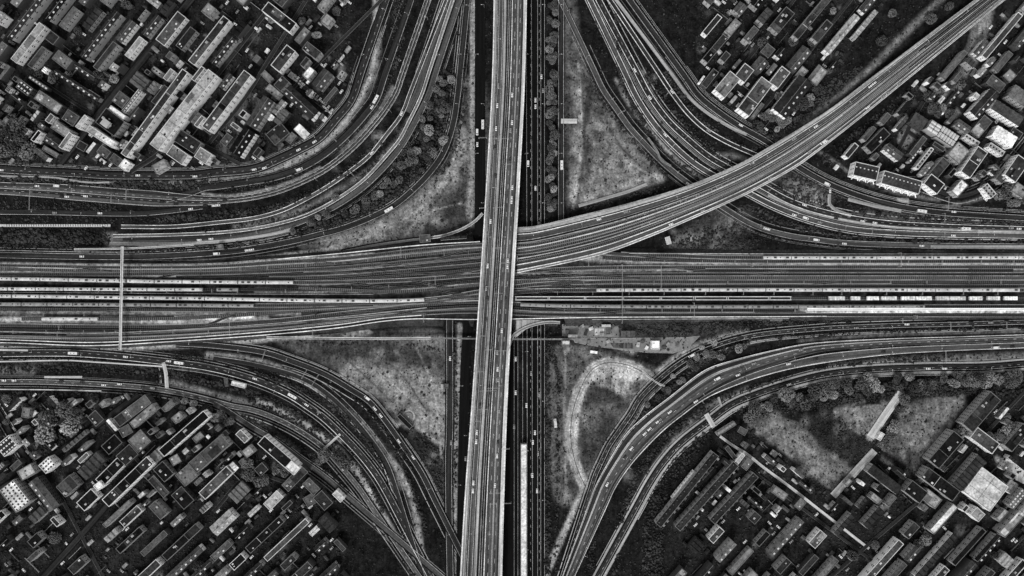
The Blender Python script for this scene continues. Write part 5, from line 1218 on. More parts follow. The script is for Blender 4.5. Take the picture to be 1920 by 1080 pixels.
for x, y, ang, kx in sp:
    me, tone = R.choice(shed_me); o = obj('garden_shed', me); o.location = P(x, y, 0); o.rotation_euler = (0, 0, math.radians(ang + R.choice([0, 90]) + R.uniform(-4, 4)))
    s = R.uniform(.7, 1.5); o.scale = (s*R.uniform(.9, 1.8), s, R.uniform(.9, 1.2))
    ct[kx, tone] = ct.get((kx, tone), 0)+1
    tag(o, 'small %s shed in the %s yards, %s %s one from the west' % (tone, REG[kx][4], ordw(ct[kx, tone]), tone), 'shed', 'sheds in the %s yards' % REG[kx][4])
YARD = [(1063,622,.6,'r3'),(1090,613,1,'r4'),(1098,624,.8,'r2'),(1108,616,.6,'r5'),(1120,608,.7,'r2'),(1128,627,.6,'r4'),(1148,612,.6,'r3'),(1196,646,.7,'r4'),(1205,640,.5,'r2'),(1212,652,.5,'r5'),(1244,652,.6,'r2'),(1252,645,.5,'r4'),(1103,641,.5,'r3'),(1140,640,.5,'r4'),(1270,646,.5,'r3')]
for i, (x, y, s, t) in enumerate(YARD):
    o = obj('skip_container', boxes('skip_container', [(-2.2*s-.6,2.2*s+.6,-1.3,1.3,0,1.8),(-2.2*s-.75,2.2*s+.75,-1.45,1.45,1.8,2.0)]), M[t]); o.location = P(x, y, .1); o.rotation_euler = (0, 0, (i*37 % 90)/57.3)
    tag(o, 'small %s skip on the plaza and works yard, %s skip from the west' % ({'r2':'grey','r3':'light grey','r4':'pale','r5':'white'}[t], ordw(1+sorted(q[0] for q in YARD).index(x))), 'skip', 'skips on the works yard')
wall_pts = scatter(26, REG['NW'], 2, R) + scatter(26, REG['SW'], 2, R) + scatter(20, REG['NE'], 2, R) + scatter(20, REG['SE'], 2, R)
for i, (x, y) in enumerate(sorted(wall_pts)):
    L = R.uniform(8, 22); o = obj('garden_wall', boxes('garden_wall', [(-L/2, L/2, -.14, .14, 0, 1.8), (-L/2-.1, -L/2+.2, -.2, .2, 0, 2.0), (L/2-.2, L/2+.1, -.2, .2, 0, 2.0)]), M[R.choice(['trim_dull','w3','trim_dull'])])
    a0 = 52 if y < 400 else 45; o.location = P(x, y, 0); o.rotation_euler = (0, 0, math.radians(a0 + R.choice([0, 90])))
    tag(o, 'thin yard wall in the %s%s town, %s yard wall counted from the west' % ('north' if y < 500 else 'south', '-west' if x < 900 else '-east', ordw(i+1)), 'wall', 'yard walls between the houses')
# ------------------------------------------------------------ vehicles
def car_parts(L=4.6, W=1.9, kind='car'):
    if kind == 'car':
        prof = [(-L/2,.35),(-L/2,.85),(-L/2+.15,.95),(-L*.30,1.0),(-L*.17,1.42),(L*.18,1.42),(L*.30,1.0),(L/2-.2,.85),(L/2,.7),(L/2,.35)]
    elif kind == 'van':
        prof = [(-L/2,.35),(-L/2,2.1),(-L/2+.15,2.2),(L*.22,2.2),(L*.38,1.2),(L/2,1.0),(L/2,.35)]
    else:
        prof = [(-L/2,.5),(-L/2,3.2),(L/2-.15,3.2),(L/2,2.9),(L/2,.5)]
    n = len(prof); V = []
    for s in (-1, 1):
        for x, z in prof: V.append((x, s*(W/2 - (.18 if z > 1.1 and kind == 'car' else 0)), z))
    F = [(i, (i+1) % n, n+(i+1) % n, n+i) for i in range(n)] + [tuple(range(n)), tuple(range(n, 2*n))[::-1]]
    parts = [('body', mkmesh('body', V, F), None)]
    if kind == 'car':
        parts += [('windscreen', mkmesh('windscreen', [(L*.19,-W*.38,1.44),(L*.19,W*.38,1.44),(L*.305,W*.42,1.03),(L*.305,-W*.42,1.03)], [(0,1,2,3)]), 'glass'),
                  ('rear_window', mkmesh('rear_window', [(-L*.18,-W*.38,1.44),(-L*.18,W*.38,1.44),(-L*.30,W*.42,1.03),(-L*.30,-W*.42,1.03)], [(0,1,2,3)]), 'glass')]
    elif kind == 'van':
        parts += [('windscreen', mkmesh('windscreen', [(L*.235,-W*.42,2.18),(L*.235,W*.42,2.18),(L*.375,W*.45,1.28),(L*.375,-W*.45,1.28)], [(0,1,2,3)]), 'glass')]
    else:
        parts += [('windscreen', boxes('windscreen', [(L/2-.02, L/2+.03, -W*.42, W*.42, 1.5, 2.8)]), 'glass'),
                  ('roof_hatch', boxes('roof_hatch', [(-L*.2-.4, -L*.2+.4, -.4, .4, 3.2, 3.3), (L*.15-.4, L*.15+.4, -.4, .4, 3.2, 3.3)]), 'roof_unit')]
    r = .34 if kind != 'bus' else .5
    V, F = [], []
    for i in range(10):
        a = 2*math.pi*i/10; V += [(r*math.cos(a), -.12, r+r*math.sin(a)), (r*math.cos(a), .12, r+r*math.sin(a))]
    F = [(2*i, 2*((i+1) % 10), 2*((i+1) % 10)+1, 2*i+1) for i in range(10)] + [tuple(range(0, 20, 2)), tuple(range(1, 20, 2))[::-1]]
    wm = mkmesh('wheel', V, F); wm.materials.append(M['tyre'])
    return parts, wm, (L, W)
PROTO = {}
for kind, L, W in (('car', 4.2, 1.8), ('van', 5.8, 2.1), ('bus', 8.6, 2.4)):
    for colr in ('white', 'grey', 'black'):
        parts, wm, _ = car_parts(L, W, kind); pl = []
        for nm, me, mt in parts: me.materials.append(M[mt] if mt else M['car_'+colr]); pl.append((nm, me, (0,0,0)))
        for sx in (-.31, .31):
            for sy in (-1, 1): pl.append(('wheel', wm, (sx*L, sy*(W/2-.1), 0)))
        PROTO[kind, colr] = pl
def vehicle(kind, colr, px, py, z, ang, label, group):
    nm = {'car':'car', 'van':'van', 'bus':'lorry'}[kind]
    r = empty(nm, P(px, py, z), ang, label, nm, group)
    for n_, me, loc in PROTO[kind, colr]: o = obj(n_, me, None, r); o.location = loc
VEH = """705,187,t 698,201,w 590,266,w 560,281,w 477,318,w 496,315,w 366,331,w 392,330,k 259,329,w 562,318,t 3,319,w 107,342,t 70,349,w 24,346,k 126,369,w 161,368,w 116,372,k 303,379,k 327,374,k 330,383,k
371,388,k 385,386,k 358,392,w 402,390,w 409,385,w 422,376,k 188,400,w 103,399,g 699,288,w 753,213,w 374,450,w 396,448,w 154,481,w 407,477,t 465,477,w 473,472,w 733,399,t 893,248,t 895,271,w 910,234,t 912,232,g
928,198,w 926,241,w 924,276,k 952,178,w 947,244,g 918,415,w 905,498,w 953,489,w 955,500,w 965,352,w 962,372,w 963,378,w 941,620,w 933,692,w 934,712,g 921,660,g 893,810,w 893,828,w 885,905,w 885,920,w 928,910,w 939,855,w 922,560,k 948,560,k 911,600,k 938,770,g 900,760,k 950,660,g 956,300,k 930,330,k 933,160,g 960,230,w 903,540,g 880,860,g 936,830,k
990,307,t 1004,188,w 1004,200,w 1015,144,w 1053,310,t 1018,170,g 1004,353,w 996,260,k 1010,420,g 976,673,w 975,736,w 985,760,w 1003,811,w 999,829,w 998,891,w 1007,920,w 1009,850,g 996,700,g 1011,740,g 964,800,g 844,672,w 846,830,g
1534,244,w 1540,263,t 1511,277,g 1489,261,g 1405,298,w 1409,306,g 1549,267,w 1646,165,w 1639,171,w 1666,176,g 1687,159,g 1619,192,w 1657,183,g 1290,345,w 1170,386,g 1120,400,w 1320,400,g 1260,425,w 1450,345,g
1187,152,k 1184,135,w 1217,184,w 1250,251,w 1240,240,k 1389,235,w 1547,353,t 1560,358,w 1509,382,w 1488,406,w 1510,409,t 1537,417,g 1567,411,k 1530,450,t 1436,427,w 1440,428,w 1727,396,t 1788,397,w 1809,431,t 1787,443,w 1640,418,w 1617,416,w 1583,457,w 1728,461,w 1895,428,g 1910,429,w 1330,243,g 1260,172,w
139,662,t 236,669,w 337,680,t 317,677,w 8,707,w 27,713,w 115,715,k 154,717,k 195,722,w 225,714,w 286,728,w 268,726,k 478,710,w 500,716,k 515,723,k 549,742,t 575,759,w 691,743,t 703,766,w 714,779,w 748,827,w 777,856,w 642,878,w 655,760,k 600,770,g 760,850,k
1296,667,t 1298,660,w 1386,633,k 1340,702,t 1478,681,w 1385,707,w 1529,673,k 1479,721,w 1656,660,k 1605,616,g 1666,611,k 1820,602,k 1857,605,g 1887,598,k 1897,605,k 1867,655,t 1898,654,k 1740,691,w 1771,691,w 1893,681,k 1231,788,w 1206,792,w 1198,802,w 1173,832,w 1320,797,k 1270,842,g 1304,752,w 1250,765,w 1222,770,g 1160,850,k 1133,905,w 1410,672,g 1500,650,g 1700,608,w"""
vs = []
for tok in VEH.split():
    x, y, k = tok.split(','); x, y = float(x), float(y)
    best = None
    for ri, (c, w, d, z) in enumerate(ROADS):
        i = np.argmin((c[:,0]-x)**2 + (c[:,1]-y)**2); dd = math.hypot(c[i,0]-x, c[i,1]-y) - w/2 - (3 if z > 3 else 0)
        if best is None or dd < best[0]: best = (dd, ri, i)
    _, ri, i = best; c, w, d, z = ROADS[ri]; j = min(i+1, len(c)-1); j0 = max(i-1, 0); t = c[j]-c[j0]; t = t/np.linalg.norm(t)
    n = np.array([t[1], -t[0]]); off = np.dot(np.array([x, y])-c[i], n); lim = max(w/2-2.2, .3); off = max(-lim, min(lim, off)); p = c[i] + t*np.dot(np.array([x,y])-c[i], t) + n*off
    ang = math.atan2(-t[1], t[0]) + (math.pi if off > 0 else 0)
    vs.append((ri, p, z, ang, k))
ROADZ = {}
cnt2 = {}
vs.sort(key=lambda v: (v[0], v[1][0]+v[1][1]*.01))
for ri, p, z, ang, k in vs:
    c, w, d, z = ROADS[ri]; colr = {'w':'white','k':'black','g':'grey','t':'white'}[k]; kind = 'car' if k != 't' else ('bus' if int(p[0]) % 2 else 'van')
    zz = z + .1 if z > 3 else (.13 + .02*ri if abs(z) < 1 else z)
    if 'wide' in d or 'lower carriageway' in d: zz = .75 if 'grey' in d else 1.3
    lab = {'car':'car','van':'van','bus':'lorry'}[kind]; key = (ri, colr, lab); cnt2[key] = cnt2.get(key, 0)+1
    vehicle(kind, colr, p[0], p[1], zz, ang, '%s %s on the %s, %s from the west' % (colr, lab, d, ordw(cnt2[key])), 'vehicles driving on the roads')
# parked cars in the town yards
park_me = {}
for colr in ('white','grey','black'):
    me = PROTO['car', colr][0][1].copy(); me.name = 'parked_car'; park_me[colr] = me
pk = []
for kx, n in (('NW', 62), ('SW', 62), ('NE', 44), ('SE', 44)): pk += [(x, y, kx) for x, y in scatter(n, REG[kx], 2, R)]
for i in range(26):
    x = 553 + (i % 13)*5.2; y = 143 + (i % 13)*4.9 + (i//13)*9; pk.append((x + (i//13)*3, y, 'NW'))
pk.sort(key=lambda q: (q[2], q[0])); ct = {}
for x, y, kx in pk:
    colr = R.choice(['white','white','white','grey','black']); me = park_me[colr]; r = empty('parked_car', P(x, y, .05), math.radians((52 if y < 400 else 45) + R.choice([0, 90, 180])))
    b = obj('body', me, None, r)
    for n_, m2, loc in PROTO['car', colr][1:3]: obj(n_, m2, None, r)
    ct[kx, colr] = ct.get((kx, colr), 0)+1
    tag(r, '%s car parked in the %s yards, %s %s one from the west' % (colr, REG[kx][4], ordw(ct[kx, colr]), colr), 'car', 'cars parked in the %s yards' % REG[kx][4])
tag(obj('storage_container', boxes('storage_container', [(-1.3,1.3,-4.2,4.2,0,2.6)]), M['r5']), 'white container on the verge beside the sunken main road', 'container').location = P(1041, 793, 0)
o = bpy.data.objects['storage_container']; o.rotation_euler = (0, 0, .12)
tag(obj('storage_container', boxes('storage_container', [(-3.3,3.3,-1.2,1.2,0,2.6)]), M['r5']), 'white container lying south of the plaza track', 'container').location = P(1113, 660, 0)
bpy.data.objects['storage_container.001'].rotation_euler = (0, 0, -.14)
# ------------------------------------------------------------ sign gantries and street lamps over the roads
def road_portal(px, py, ang, L, desc, h=7, z=0.0, mat='metal'):
    x, y, _ = P(px, py, z + h); r = empty('sign_gantry', (x, y, z), math.radians(ang), desc, 'gantry')
    L *= S; t = .35
    obj('beam', boxes('beam', [(-L/2, L/2, -t, -t+.15, h-.2, h), (-L/2, L/2, t-.15, t, h-.2, h)] + [(-L/2+k*2.0, -L/2+k*2.0+.15, -t, t, h-.15, h-.05) for k in range(int(L/2))]), M[mat], r)
    for s in (-1, 1): obj('post', boxes('post', [(s*L/2-.18, s*L/2+.18, -.18, .18, 0, h)]), M[mat], r)
for a in ((55,373,88,40,'tall thin sign gantry at the western edge road'),(236,366,88,18,'pale gantry frame over the wide western road'),(208,371,88,14,'short gantry arm over the wide western road, west of the frame'),(134,356,88,6,'tiny sign post on the western road verge'),
  (480,430,95,14,'gantry over the twin-kerb lanes at the left'),(659,325,-50,12,'gantry over the single pale lane in the bend'),(801,201,-25,9,'small gantry beside the broad grey curve'),(1166,210,30,14,'gantry over the innermost north-east curve'),(1221,183,40,12,'gantry over the second north-east curve'),(1261,275,45,14,'gantry over the central north-east curve'),
  (1257,172,30,12,'gantry over the narrow black north-east curve'),(493,669,70,20,'loop-shaped gantry over the outermost south-west curve'),(570,702,58,18,'thin gantry over the south-west bends, left of its twin'),(590,714,58,24,'thin gantry over the south-west bends, right of its twin'),(1395,700,110,22,'dark gantry across the wide south-east road'),
  (1774,670,92,22,'thin mast gantry over the eastern end of the lower carriageway'),(1783,611,90,14,'pale gantry over the eastern road, left one'),(1888,611,90,14,'pale gantry over the eastern road, right one'),(1693,602,90,9,'short pale gantry at the start of the eastern road'),(1779,381,87,24,'tall pale mast gantry over the road below the north-east town'),(1772,408,87,16,'pale gantry between the two eastern curves'),
  (1636,433,88,12,'pale gantry over the eastern carriageways'),(1835,438,88,8,'short gantry over the eastern carriageways at the right'),(1703,378,88,10,'pale post gantry beside the paved patch')):
    road_portal(*a, mat='metal_dark' if 'dark' in a[4] else 'metal')
for i, (px, py, L) in enumerate(((940,260,26),(905,258,14),(935,389,20),(952,308,14),(906,390,14),(930,465,16),(948,493,16),(940,658,26),(915,656,12),(898,697,18),(915,733,30),(925,728,20),(905,768,14),(935,550,14),(896,790,10),(948,842,14),(928,925,20),(952,944,12),(925,945,10))):
    road_portal(px, py, 2, L, 'thin pale gantry crossing the flyover, %s from the north' % ordw(1+sorted([260,258.5,389,308,390,465,493,658,656,697,733,728,768,550,790,842,925,944,945]).index({1:258.5}.get(i, py) if True else 0)), 6, 15.1)
lamp_m = boxes('pole', [(-.1,.1,-.1,.1,0,9),(-.08,.08,0,2.2,8.8,8.95)]); lamp_m.materials.append(M['metal'])
head_m = boxes('lamp_head', [(-.2,.2,1.9,2.8,8.7,8.9)]); head_m.materials.append(M['trim'])
n_ = 0; R = random.Random(3)
for ri, (c, w, d, z) in enumerate(ROADS):
    if w < 8 or 'town' in d and 'curving' not in d or 'street' in d and 'sunken' not in d or 'lane ' in d[:14]: continue
    s = arclen(c); k = 0
    for t in np.arange(30, s[-1]-20, 92):
        p = np.array([np.interp(t, s, c[:,0]), np.interp(t, s, c[:,1])]); q = np.array([np.interp(t+3, s, c[:,0]), np.interp(t+3, s, c[:,1])])
        if not (-20 < p[0] < 1940 and -20 < p[1] < 1100): continue
        if 450 < p[1] < 610 and z < 3: continue
        n_ += 1; k += 1; u = (q-p)/np.linalg.norm(q-p); nrm = np.array([u[1], -u[0]]); b = p + nrm*(w/2+.5)*(1 if k % 2 else -1)
        r = empty('street_lamp', P(b[0], b[1], z), math.atan2(-u[1], u[0]) + (0 if k % 2 == 0 else math.pi), 'lamp at the %s, %s of its lamps' % (d, ordw(k)), 'street lamp', 'street lamps along the curved roads')
        obj('pole', lamp_m, None, r); obj('lamp_head', head_m, None, r)
# bollard row at the west edge, fences
for x0, x1, y, d in ((12, 205, 423.5, 'row of white bollards on the pale paved strip'),):
    i = 0
    for x in np.arange(x0, x1, 4.6):
        i += 1; o = obj('bollard', boxes('bollard', [(-.45,.45,-.6,.6,0,1.1)]), M['trim']); o.location = P(x, y, .4); tag(o, 'white block on the pale paved strip, %s from the west edge' % ordw(i), 'bollard', 'white blocks on the western strip')
for i, (x, y) in enumerate(((860,),(0,)) if False else []): pass
# ------------------------------------------------------------ trees
def ico():
    t = (1+5**.5)/2; v = np.array([(-1,t,0),(1,t,0),(-1,-t,0),(1,-t,0),(0,-1,t),(0,1,t),(0,-1,-t),(0,1,-t),(t,0,-1),(t,0,1),(-t,0,-1),(-t,0,1)], float)
    v /= np.linalg.norm(v[0]); f = np.array([(0,11,5),(0,5,1),(0,1,7),(0,7,10),(0,10,11),(1,5,9),(5,11,4),(11,10,2),(10,7,6),(7,1,8),(3,9,4),(3,4,2),(3,2,6),(3,6,8),(3,8,9),(4,9,5),(2,4,11),(6,2,10),(8,6,7),(9,8,1)])
    return v, f
IV, IF = ico()
def blobs(name, C, Rr, rs, jit=.35, squash=.8):
    n = len(C); v = IV[None] * (1 + rs.uniform(-jit, jit, (n, 12, 1))) * np.asarray(Rr)[:, None, None]
    v[:, :, 2] *= squash; v = (v + np.asarray(C)[:, None, :]).reshape(-1, 3); f = (IF[None] + (np.arange(n)*12)[:, None, None]).reshape(-1, 3)
    me = bpy.data.meshes.new(name); me.vertices.add(len(v)); me.vertices.foreach_set('co', v.ravel()); me.loops.add(f.size); me.loops.foreach_set('vertex_index', f.ravel())
    me.polygons.add(len(f)); me.polygons.foreach_set('loop_start', np.arange(len(f))*3); me.update(); return me
CROWNS = []
for k in range(9):
    rs = np.random.RandomState(40+k); n = 260
    u = rs.normal(size=(n, 3)); u /= np.linalg.norm(u, axis=1)[:, None]; lob = rs.normal(size=(5, 3)); lob /= np.linalg.norm(lob, axis=1)[:, None]
    rad = .72 + .22*np.max(u @ lob.T, axis=1) + rs.uniform(-.12, .12, n); rad *= rs.uniform(.75, 1, n)**.5
    C = u * rad[:, None]; C[:, 2] *= .75; C[:, 2] += .9
    keep_ = C[:, 2] > .25
    me = blobs('crown', C[keep_], rs.uniform(.07, .15, n)[keep_], rs, .4); CROWNS.append(me)
trunk = []
for k in range(2):
    V, F = [], []
    for i in range(7):
        a = 2*math.pi*i/7
        for z, rr in ((0, .1), (.45, .06), (.95, .03)): V.append((rr*math.cos(a)+.03*z*k, rr*math.sin(a), z))
    for i in range(7):
        j = (i+1) % 7; F += [(3*i, 3*j, 3*j+1, 3*i+1), (3*i+1, 3*j+1, 3*j+2, 3*i+2)]
    for (dx, dy) in ((.35,.1),(-.3,.2),(.05,-.35)):
        b = len(V); V += [(.03,0,.4),(-.03,0,.4),(0,.03,.45),(dx,dy,.85)]; F += [(b,b+1,b+3),(b+1,b+2,b+3),(b+2,b,b+3)]
    trunk.append(mkmesh('trunk', V, F))
for t in trunk: t.materials.append(M['bark'])
CR2 = [[], []]
for me in CROWNS:
    a = me; a.materials.append(M['leaf']); b = me.copy(); b.name = 'crown'; b.materials.clear(); b.materials.append(M['leaf_light']); CR2[0].append(a); CR2[1].append(b)
TREES = []
def tree_ok(x, y, strict=True):
    for q in TREES:
        if (q[0]-x)**2 + (q[1]-y)**2 < ((q[2]+q[3]*0)*.8)**2: return False
    return not (strict and at(occ, x, y))
def grove(kind, pts, n, r0, r1, desc, light=.15, w=0, strict=True, seed=0):
    R = random.Random(seed+len(pts)*7+n); got = []; tries = 0
    if kind == 'line': c = smooth(pts, 5); 
    else: c = np.array(pts, float)
    while len(got) < n and tries < n*40:
        tries += 1; r = R.uniform(r0, r1)
        if kind == 'line': i = R.randrange(len(c)); x, y = c[i][0]+R.uniform(-w, w), c[i][1]+R.uniform(-w, w)
        elif kind == 'pts':
            if len(got) >= len(pts) or tries > len(pts): break
            x, y = c[len(got)]; r = (r0+r1)/2
        else:
            x, y = R.uniform(c[:,0].min(), c[:,0].max()), R.uniform(c[:,1].min(), c[:,1].max()); ins = False
            for a, b in zip(c, np.roll(c, -1, 0)):
                if (a[1] > y) != (b[1] > y) and x < (b[0]-a[0])*(y-a[1])/(b[1]-a[1])+a[0]: ins = not ins
            if not ins: continue
        if kind != 'pts' and not tree_ok(x, y, strict): continue
        got.append((x, y, r, 0, R.random() < light)); TREES.append((x, y, r, 0))
    got.sort(); 
    for i, (x, y, r, _, lt) in enumerate(got):
        rm = r*S; t = empty('broadleaf_tree', P(x, y, 0), R.uniform(0, 6.28), '%s %s, %s from the west' % ('pale leafy tree' if lt else ('large dark tree' if r > 11 else 'dark bushy tree'), desc, ordw(i+1)), 'tree', 'trees ' + desc)
        o = obj('trunk', trunk[i % 2], None, t); o.scale = (rm, rm, rm*1.2); o = obj('crown', CR2[1 if lt else 0][R.randrange(9)], None, t); o.scale = (rm*R.uniform(.8, 1.25), rm*R.uniform(.8, 1.25), rm*R.uniform(.8, 1.3))
grove('pts', [(40,238),(22,255),(48,262),(30,282),(60,285),(14,285),(26,232)], 7, 15, 17, 'in the wooded corner of the north-west town', 0)
grove('pts', [(93,810),(118,778),(140,795),(132,765),(95,785),(148,778)], 6, 17, 21, 'in the big clump of the south-west town', .2)
grove('line', [(1036,0),(1035,130),(1034,260),(1033,395),(1034,410)], 50, 6, 8.5, 'in the strip beside the sunken main road', .35, 6, strict=False)
grove('line', [(1400,772),(1440,756),(1480,748),(1600,722),(1700,715),(1800,712),(1900,706)], 52, 8, 13, 'in the belt above the south-east fields', .35, 13)
grove('line', [(1690,740),(1670,800),(1650,850)], 8, 7, 11, 'beside the grass bank lane', .3, 7)
grove('line', [(1820,770),(1775,830),(1720,900)], 14, 6, 9, 'along the west side of the dark courtyard block', .3, 4)
grove('poly', [(1860,790),(1885,770),(1895,790),(1862,830),(1850,822)], 6, 8, 11, 'in the courtyard of the dark block', .8, strict=False)
grove('poly', [(770,215),(825,140),(850,150),(838,260),(800,320),(740,368),(680,400),(640,410),(700,360),(760,300)], 34, 5, 10, 'in the bushy hollow of the north-west bends', .3)
grove('poly', [(660,345),(720,340),(700,390),(640,410),(560,440),(540,430)], 8, 5, 9, 'at the tail of the bushy hollow', .3)
grove('poly', [(1470,130),(1560,125),(1500,225),(1450,250),(1400,235)], 16, 6, 10, 'on the bank beside the north-east viaduct', .4)
grove('poly', [(1700,170),(1780,150),(1810,120),(1790,200),(1750,240)], 8, 7, 10, 'in the north-east park strip', .2)
grove('poly', [(1850,385),(1925,380),(1925,345),(1880,350)], 9, 8, 12, 'in the dark corner below the north-east town', .1)
grove('poly', [(1340,628),(1260,700),(1210,760),(1180,800),(1250,735),(1330,680),(1400,650)], 18, 5, 8, 'between the two inner south-east curves', .5)
grove('line', [(640,860),(600,855),(540,880),(480,900),(470,870)], 12, 8, 12, 'in the wooded court of the south-west town', .1, 10)
grove('line', [(330,752),(400,775),(440,790)], 10, 7, 10, 'behind the lower western road', .15, 7)
grove('line', [(20,752),(60,760),(180,755),(0,790)], 9, 6, 10, 'at the north edge of the south-west town', .2, 8)
grove('line', [(80,150),(180,140),(215,150)], 7, 8, 11, 'in the gardens at the top left', .3, 8)
grove('line', [(-20,60),(200,20),(500,60),(640,20)], 8, 7, 11, 'far north-west beyond the terraces', .2, 40)
grove('line', [(0,1020),(300,1040),(640,1000)], 3, 7, 11, 'far south-west beyond the blocks', .2, 40)
grove('line', [(1300,1010),(1700,1030),(1900,1010)], 6, 7, 11, 'far south-east beyond the terraces', .2, 40)
grove('line', [(1350,50),(1600,60),(1900,40)], 8, 7, 11, 'far north-east beyond the halls', .2, 40)
print('trees', len(TREES))
# ------------------------------------------------------------ scrub: too many to count, one object per region
def scrub(pts, w, dens, soft=3, poly=False): paint(shrub, poly_mask(pts, soft) if poly else stroke_mask(pts, w, soft), dens)
scrub([(-250,339),(0,336),(170,343),(300,345),(420,348),(520,335)], 16, .9); scrub([(-250,385),(0,385),(150,388),(220,392)], 18, .5); scrub([(-250,410),(0,411),(350,411)], 12, .35)
scrub([(-250,443),(0,443),(100,443),(195,447)], 26, .95, 2); scrub([(-250,462),(0,462),(140,460)], 8, .8); scrub([(310,410),(420,403),(500,392),(580,365),(650,325),(710,270)], 13, .9)
scrub([(430,357),(520,345),(600,310),(660,262),(705,210),(735,140),(745,-200)], 14, .6); scrub([(660,268),(700,225),(735,170),(765,-100)], 10, .7)
scrub([(320,436),(420,428),(520,412),(600,388),(680,335)], 8, .4); scrub([(260,468),(420,464),(540,448),(640,422),(700,398)], 10, .8); scrub([(760,230),(720,285),(680,330)], 6, .5)
scrub([(775,225),(830,130),(852,130),(842,230),(822,285),(800,320),(765,355),(690,400),(600,432),(540,440),(640,400),(720,335)], 0, .9, 3, True)
scrub([(868,-200),(872,150),(862,240),(845,300),(815,335)], 10, .5)
scrub([(1150,-100),(1165,150),(1190,205),(1225,260),(1262,300),(1310,335)], 7, .9); scrub([(1215,140),(1250,190),(1300,250),(1355,300),(1390,320)], 11, .85); scrub([(1248,135),(1290,195),(1340,245),(1395,275),(1440,285)], 9, .85)
scrub([(1105,130),(1130,190),(1170,245),(1210,290),(1250,330)], 7, .7); scrub([(1290,150),(1340,215),(1400,250),(1440,262)], 5, .5); scrub([(1085,390),(1150,375),(1230,350),(1270,355),(1180,372),(1090,398)], 0, .5, 3, True)
scrub([(1420,245),(1480,225),(1560,150),(1620,120),(1500,235),(1440,270)], 0, .8, 3, True); scrub([(1600,265),(1560,315),(1520,300),(1600,235),(1720,150),(1725,170),(1650,235)], 0, .6, 3, True)
scrub([(1440,345),(1480,325),(1560,355),(1600,395),(1540,400),(1480,380)], 0, .4, 4, True); scrub([(1600,395),(1700,407),(1800,412),(1920,417),(2200,420)], 11, .8); scrub([(1520,430),(1600,446),(1700,452),(1800,453),(2200,455)], 7, .95); scrub([(1395,385),(1450,408),(1520,432)], 12, .8)
scrub([(1380,420),(1450,445),(1530,458),(1700,468),(2200,470)], 6, .5); scrub([(1250,455),(1300,430),(1380,425),(1440,450),(1380,468),(1280,470)], 0, .45, 5, True)
scrub([(-250,691),(0,690),(100,690),(200,692),(300,700)], 14, .8); scrub([(320,700),(380,715),(470,735),(560,780),(620,820)], 12, .9); scrub([(-250,672),(100,673),(200,680)], 7, .7); scrub([(320,668),(440,678),(540,705)], 6, .8)
scrub([(480,700),(560,727),(620,760),(680,815),(730,890),(750,950),(800,1250)], 9, .9); scrub([(640,720),(700,780),(745,850),(775,920),(800,1000)], 6, .9); scrub([(470,750),(530,780),(600,825),(650,870),(690,940)], 8, .9); scrub([(620,830),(680,890),(720,960)], 6, .8)
scrub([(450,780),(520,815),(590,860),(650,920)], 8, .7); scrub([(560,640),(640,645),(700,640),(830,655)], 8, .4); scrub([(850,600),(856,760),(850,950),(850,1250)], 4, .8); scrub([(762,800),(830,840),(836,940),(812,900),(785,850)], 0, .55, 4, True); scrub([(-250,740),(0,740),(300,742)], 9, .8)
scrub([(1060,604),(1200,606),(1340,608),(1480,603),(1600,600)], 12, .8); scrub([(1190,622),(1300,622),(1400,612)], 14, .6); scrub([(1400,640),(1300,690),(1240,745),(1190,800),(1150,860),(1120,930),(1105,1100)], 11, .85); scrub([(1460,635),(1560,628),(1700,620),(1918,616),(2200,614)], 8, .6)
scrub([(1330,752),(1420,725),(1520,697),(1640,680),(1760,678)], 10, .7); scrub([(1320,770),(1250,820),(1200,885),(1160,1000),(1150,1250)], 13, .8); scrub([(1560,680),(1700,670),(1918,662)], 8, .3); scrub([(1230,900),(1290,830),(1340,800),(1310,850),(1250,930),(1240,1100),(1210,1100)], 0, .7, 4, True)
scrub([(1380,775),(1440,752),(1560,725),(1700,712),(1950,700),(1960,730),(1700,745),(1500,770),(1440,775)], 0, .8, 5, True); scrub([(1030,640),(1045,700),(1045,900),(1040,1250)], 8, .6); scrub([(1025,610),(1028,1250)], 12, .8); scrub([(1504,790),(1560,775),(1640,830),(1600,870)], 0, .3, 4, True)
scrub([(1690,745),(1665,800),(1640,850)], 12, .8); scrub([(1750,852),(1715,892),(1680,875)], 12, .7); scrub([(1400,805),(1450,850),(1550,930)], 7, .6); scrub([(10,225),(70,225),(70,300),(0,305)], 0, .9, 4, True); scrub([(60,760),(150,755),(150,830),(80,850),(60,800)], 0, .8, 4, True)
for q in TM.values(): pass
gard = np.zeros((NY, NX)); 
for q in TM.values(): gard[q] = .16
shrub = np.maximum(np.maximum(shrub, gard), .06)
shrub[occ] = 0
reg = {'north-west': (GX < 960) & (GY < 480), 'north-east': (GX >= 960) & (GY < 480), 'south-west': (GX < 960) & (GY >= 480), 'south-east': (GX >= 960) & (GY >= 480)}
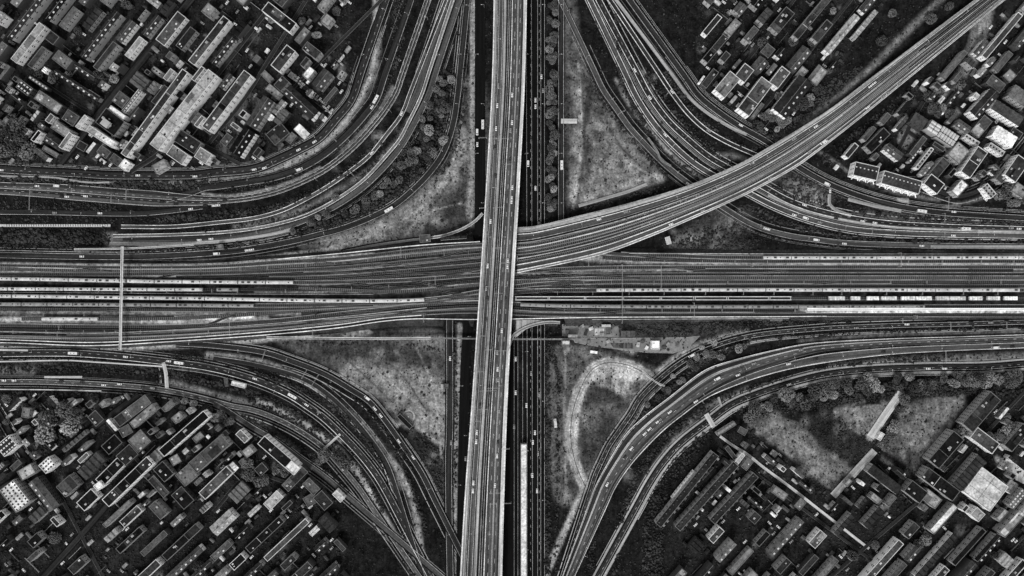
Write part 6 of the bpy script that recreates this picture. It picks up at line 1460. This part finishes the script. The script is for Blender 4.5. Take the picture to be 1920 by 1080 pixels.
for k, q in reg.items():
    rs = np.random.RandomState(len(k)+int(q.sum()) % 97); J, I = np.nonzero((shrub > .05) & q)
    dens = shrub[J, I]; cntn = rs.poisson(dens*1.7*np.clip(.9+.75*np.sin(gx[I]*.11+np.sin(gy[J]*.07)*3)*np.sin(gy[J]*.13+np.sin(gx[I]*.05)*3), .1, 2)); J, I = np.repeat(J, cntn), np.repeat(I, cntn)
    x = gx[I] + rs.uniform(-1.5, 1.5, len(I)); y = gy[J] + rs.uniform(-1.5, 1.5, len(J)); r_ = rs.uniform(.35, 1.1, len(I))*(.7+.5*shrub[J, I]) ; r_[rs.rand(len(I)) < .07] *= 1.8
    C = np.stack([(x-960)*S, (540-y)*S, r_*.5], 1); me = blobs('scrub', C, r_, rs, .45, .9)
    print('scrub', k, len(C)); tag(obj('scrub', me, M['scrub']), 'dark bushes and undergrowth on the verges of the %s quarter' % k, 'bushes', kind='stuff')
# bright tufts between the viaduct tracks
rs = np.random.RandomState(5); T = []
for t0, t1, x0, x1, n in ((.34,.40,1150,1400,420),(.62,.67,1190,1290,160)):
    for _ in range(n):
        i = rs.randint(len(va)); t = rs.uniform(t0, t1); p = va[i]*(1-t)+vb[i]*t
        if x0 < p[0] < x1: T.append((*P(p[0]+rs.uniform(-1,1), p[1], 7.3),))
if T: tag(obj('weeds', blobs('weeds', np.array(T), rs.uniform(.3, .9, len(T)), rs, .4), M_mottle('pale_weeds', .16, .5, .6)), 'pale weeds growing between the tracks on the curved viaduct', 'weeds', kind='stuff')
# ------------------------------------------------------------ light, air, camera
w = bpy.data.worlds.new('World'); sc.world = w; w.use_nodes = True; nt = w.node_tree
sky = nt.nodes.new('ShaderNodeTexSky'); sky.sky_type = 'NISHITA'; sky.sun_disc = False; sky.sun_elevation = math.radians(48); sky.sun_rotation = math.radians(200)
bw = nt.nodes.new('ShaderNodeRGBToBW'); nt.links.new(sky.outputs[0], bw.inputs[0]); bg = nt.nodes['Background']; nt.links.new(bw.outputs[0], bg.inputs['Color']); bg.inputs['Strength'].default_value = .12
sl_ = bpy.data.lights.new('sun', 'SUN'); sl_.energy = 1.0; sl_.angle = math.radians(14); so = bpy.data.objects.new('sun', sl_); COL.objects.link(so)
el, az = math.radians(48), math.radians(200)
d = (math.sin(az)*math.cos(el), math.cos(az)*math.cos(el), math.sin(el))
from mathutils import Vector
so.rotation_euler = Vector(d).to_track_quat('Z', 'Y').to_euler()
cam = bpy.data.cameras.new('camera'); cam.sensor_width = 36; cam.lens = 18/ (480/H); cam.clip_end = 20000; cam.clip_start = 1
co_ = bpy.data.objects.new('camera', cam); COL.objects.link(co_); co_.location = (0, 0, H); sc.camera = co_
sc.view_settings.view_transform = 'Standard'; sc.view_settings.look = 'None'; sc.view_settings.gamma = 1; sc.view_settings.exposure = EXPO
sc.cycles.max_bounces = 4; sc.cycles.diffuse_bounces = 2
print('objects', len(bpy.data.objects))
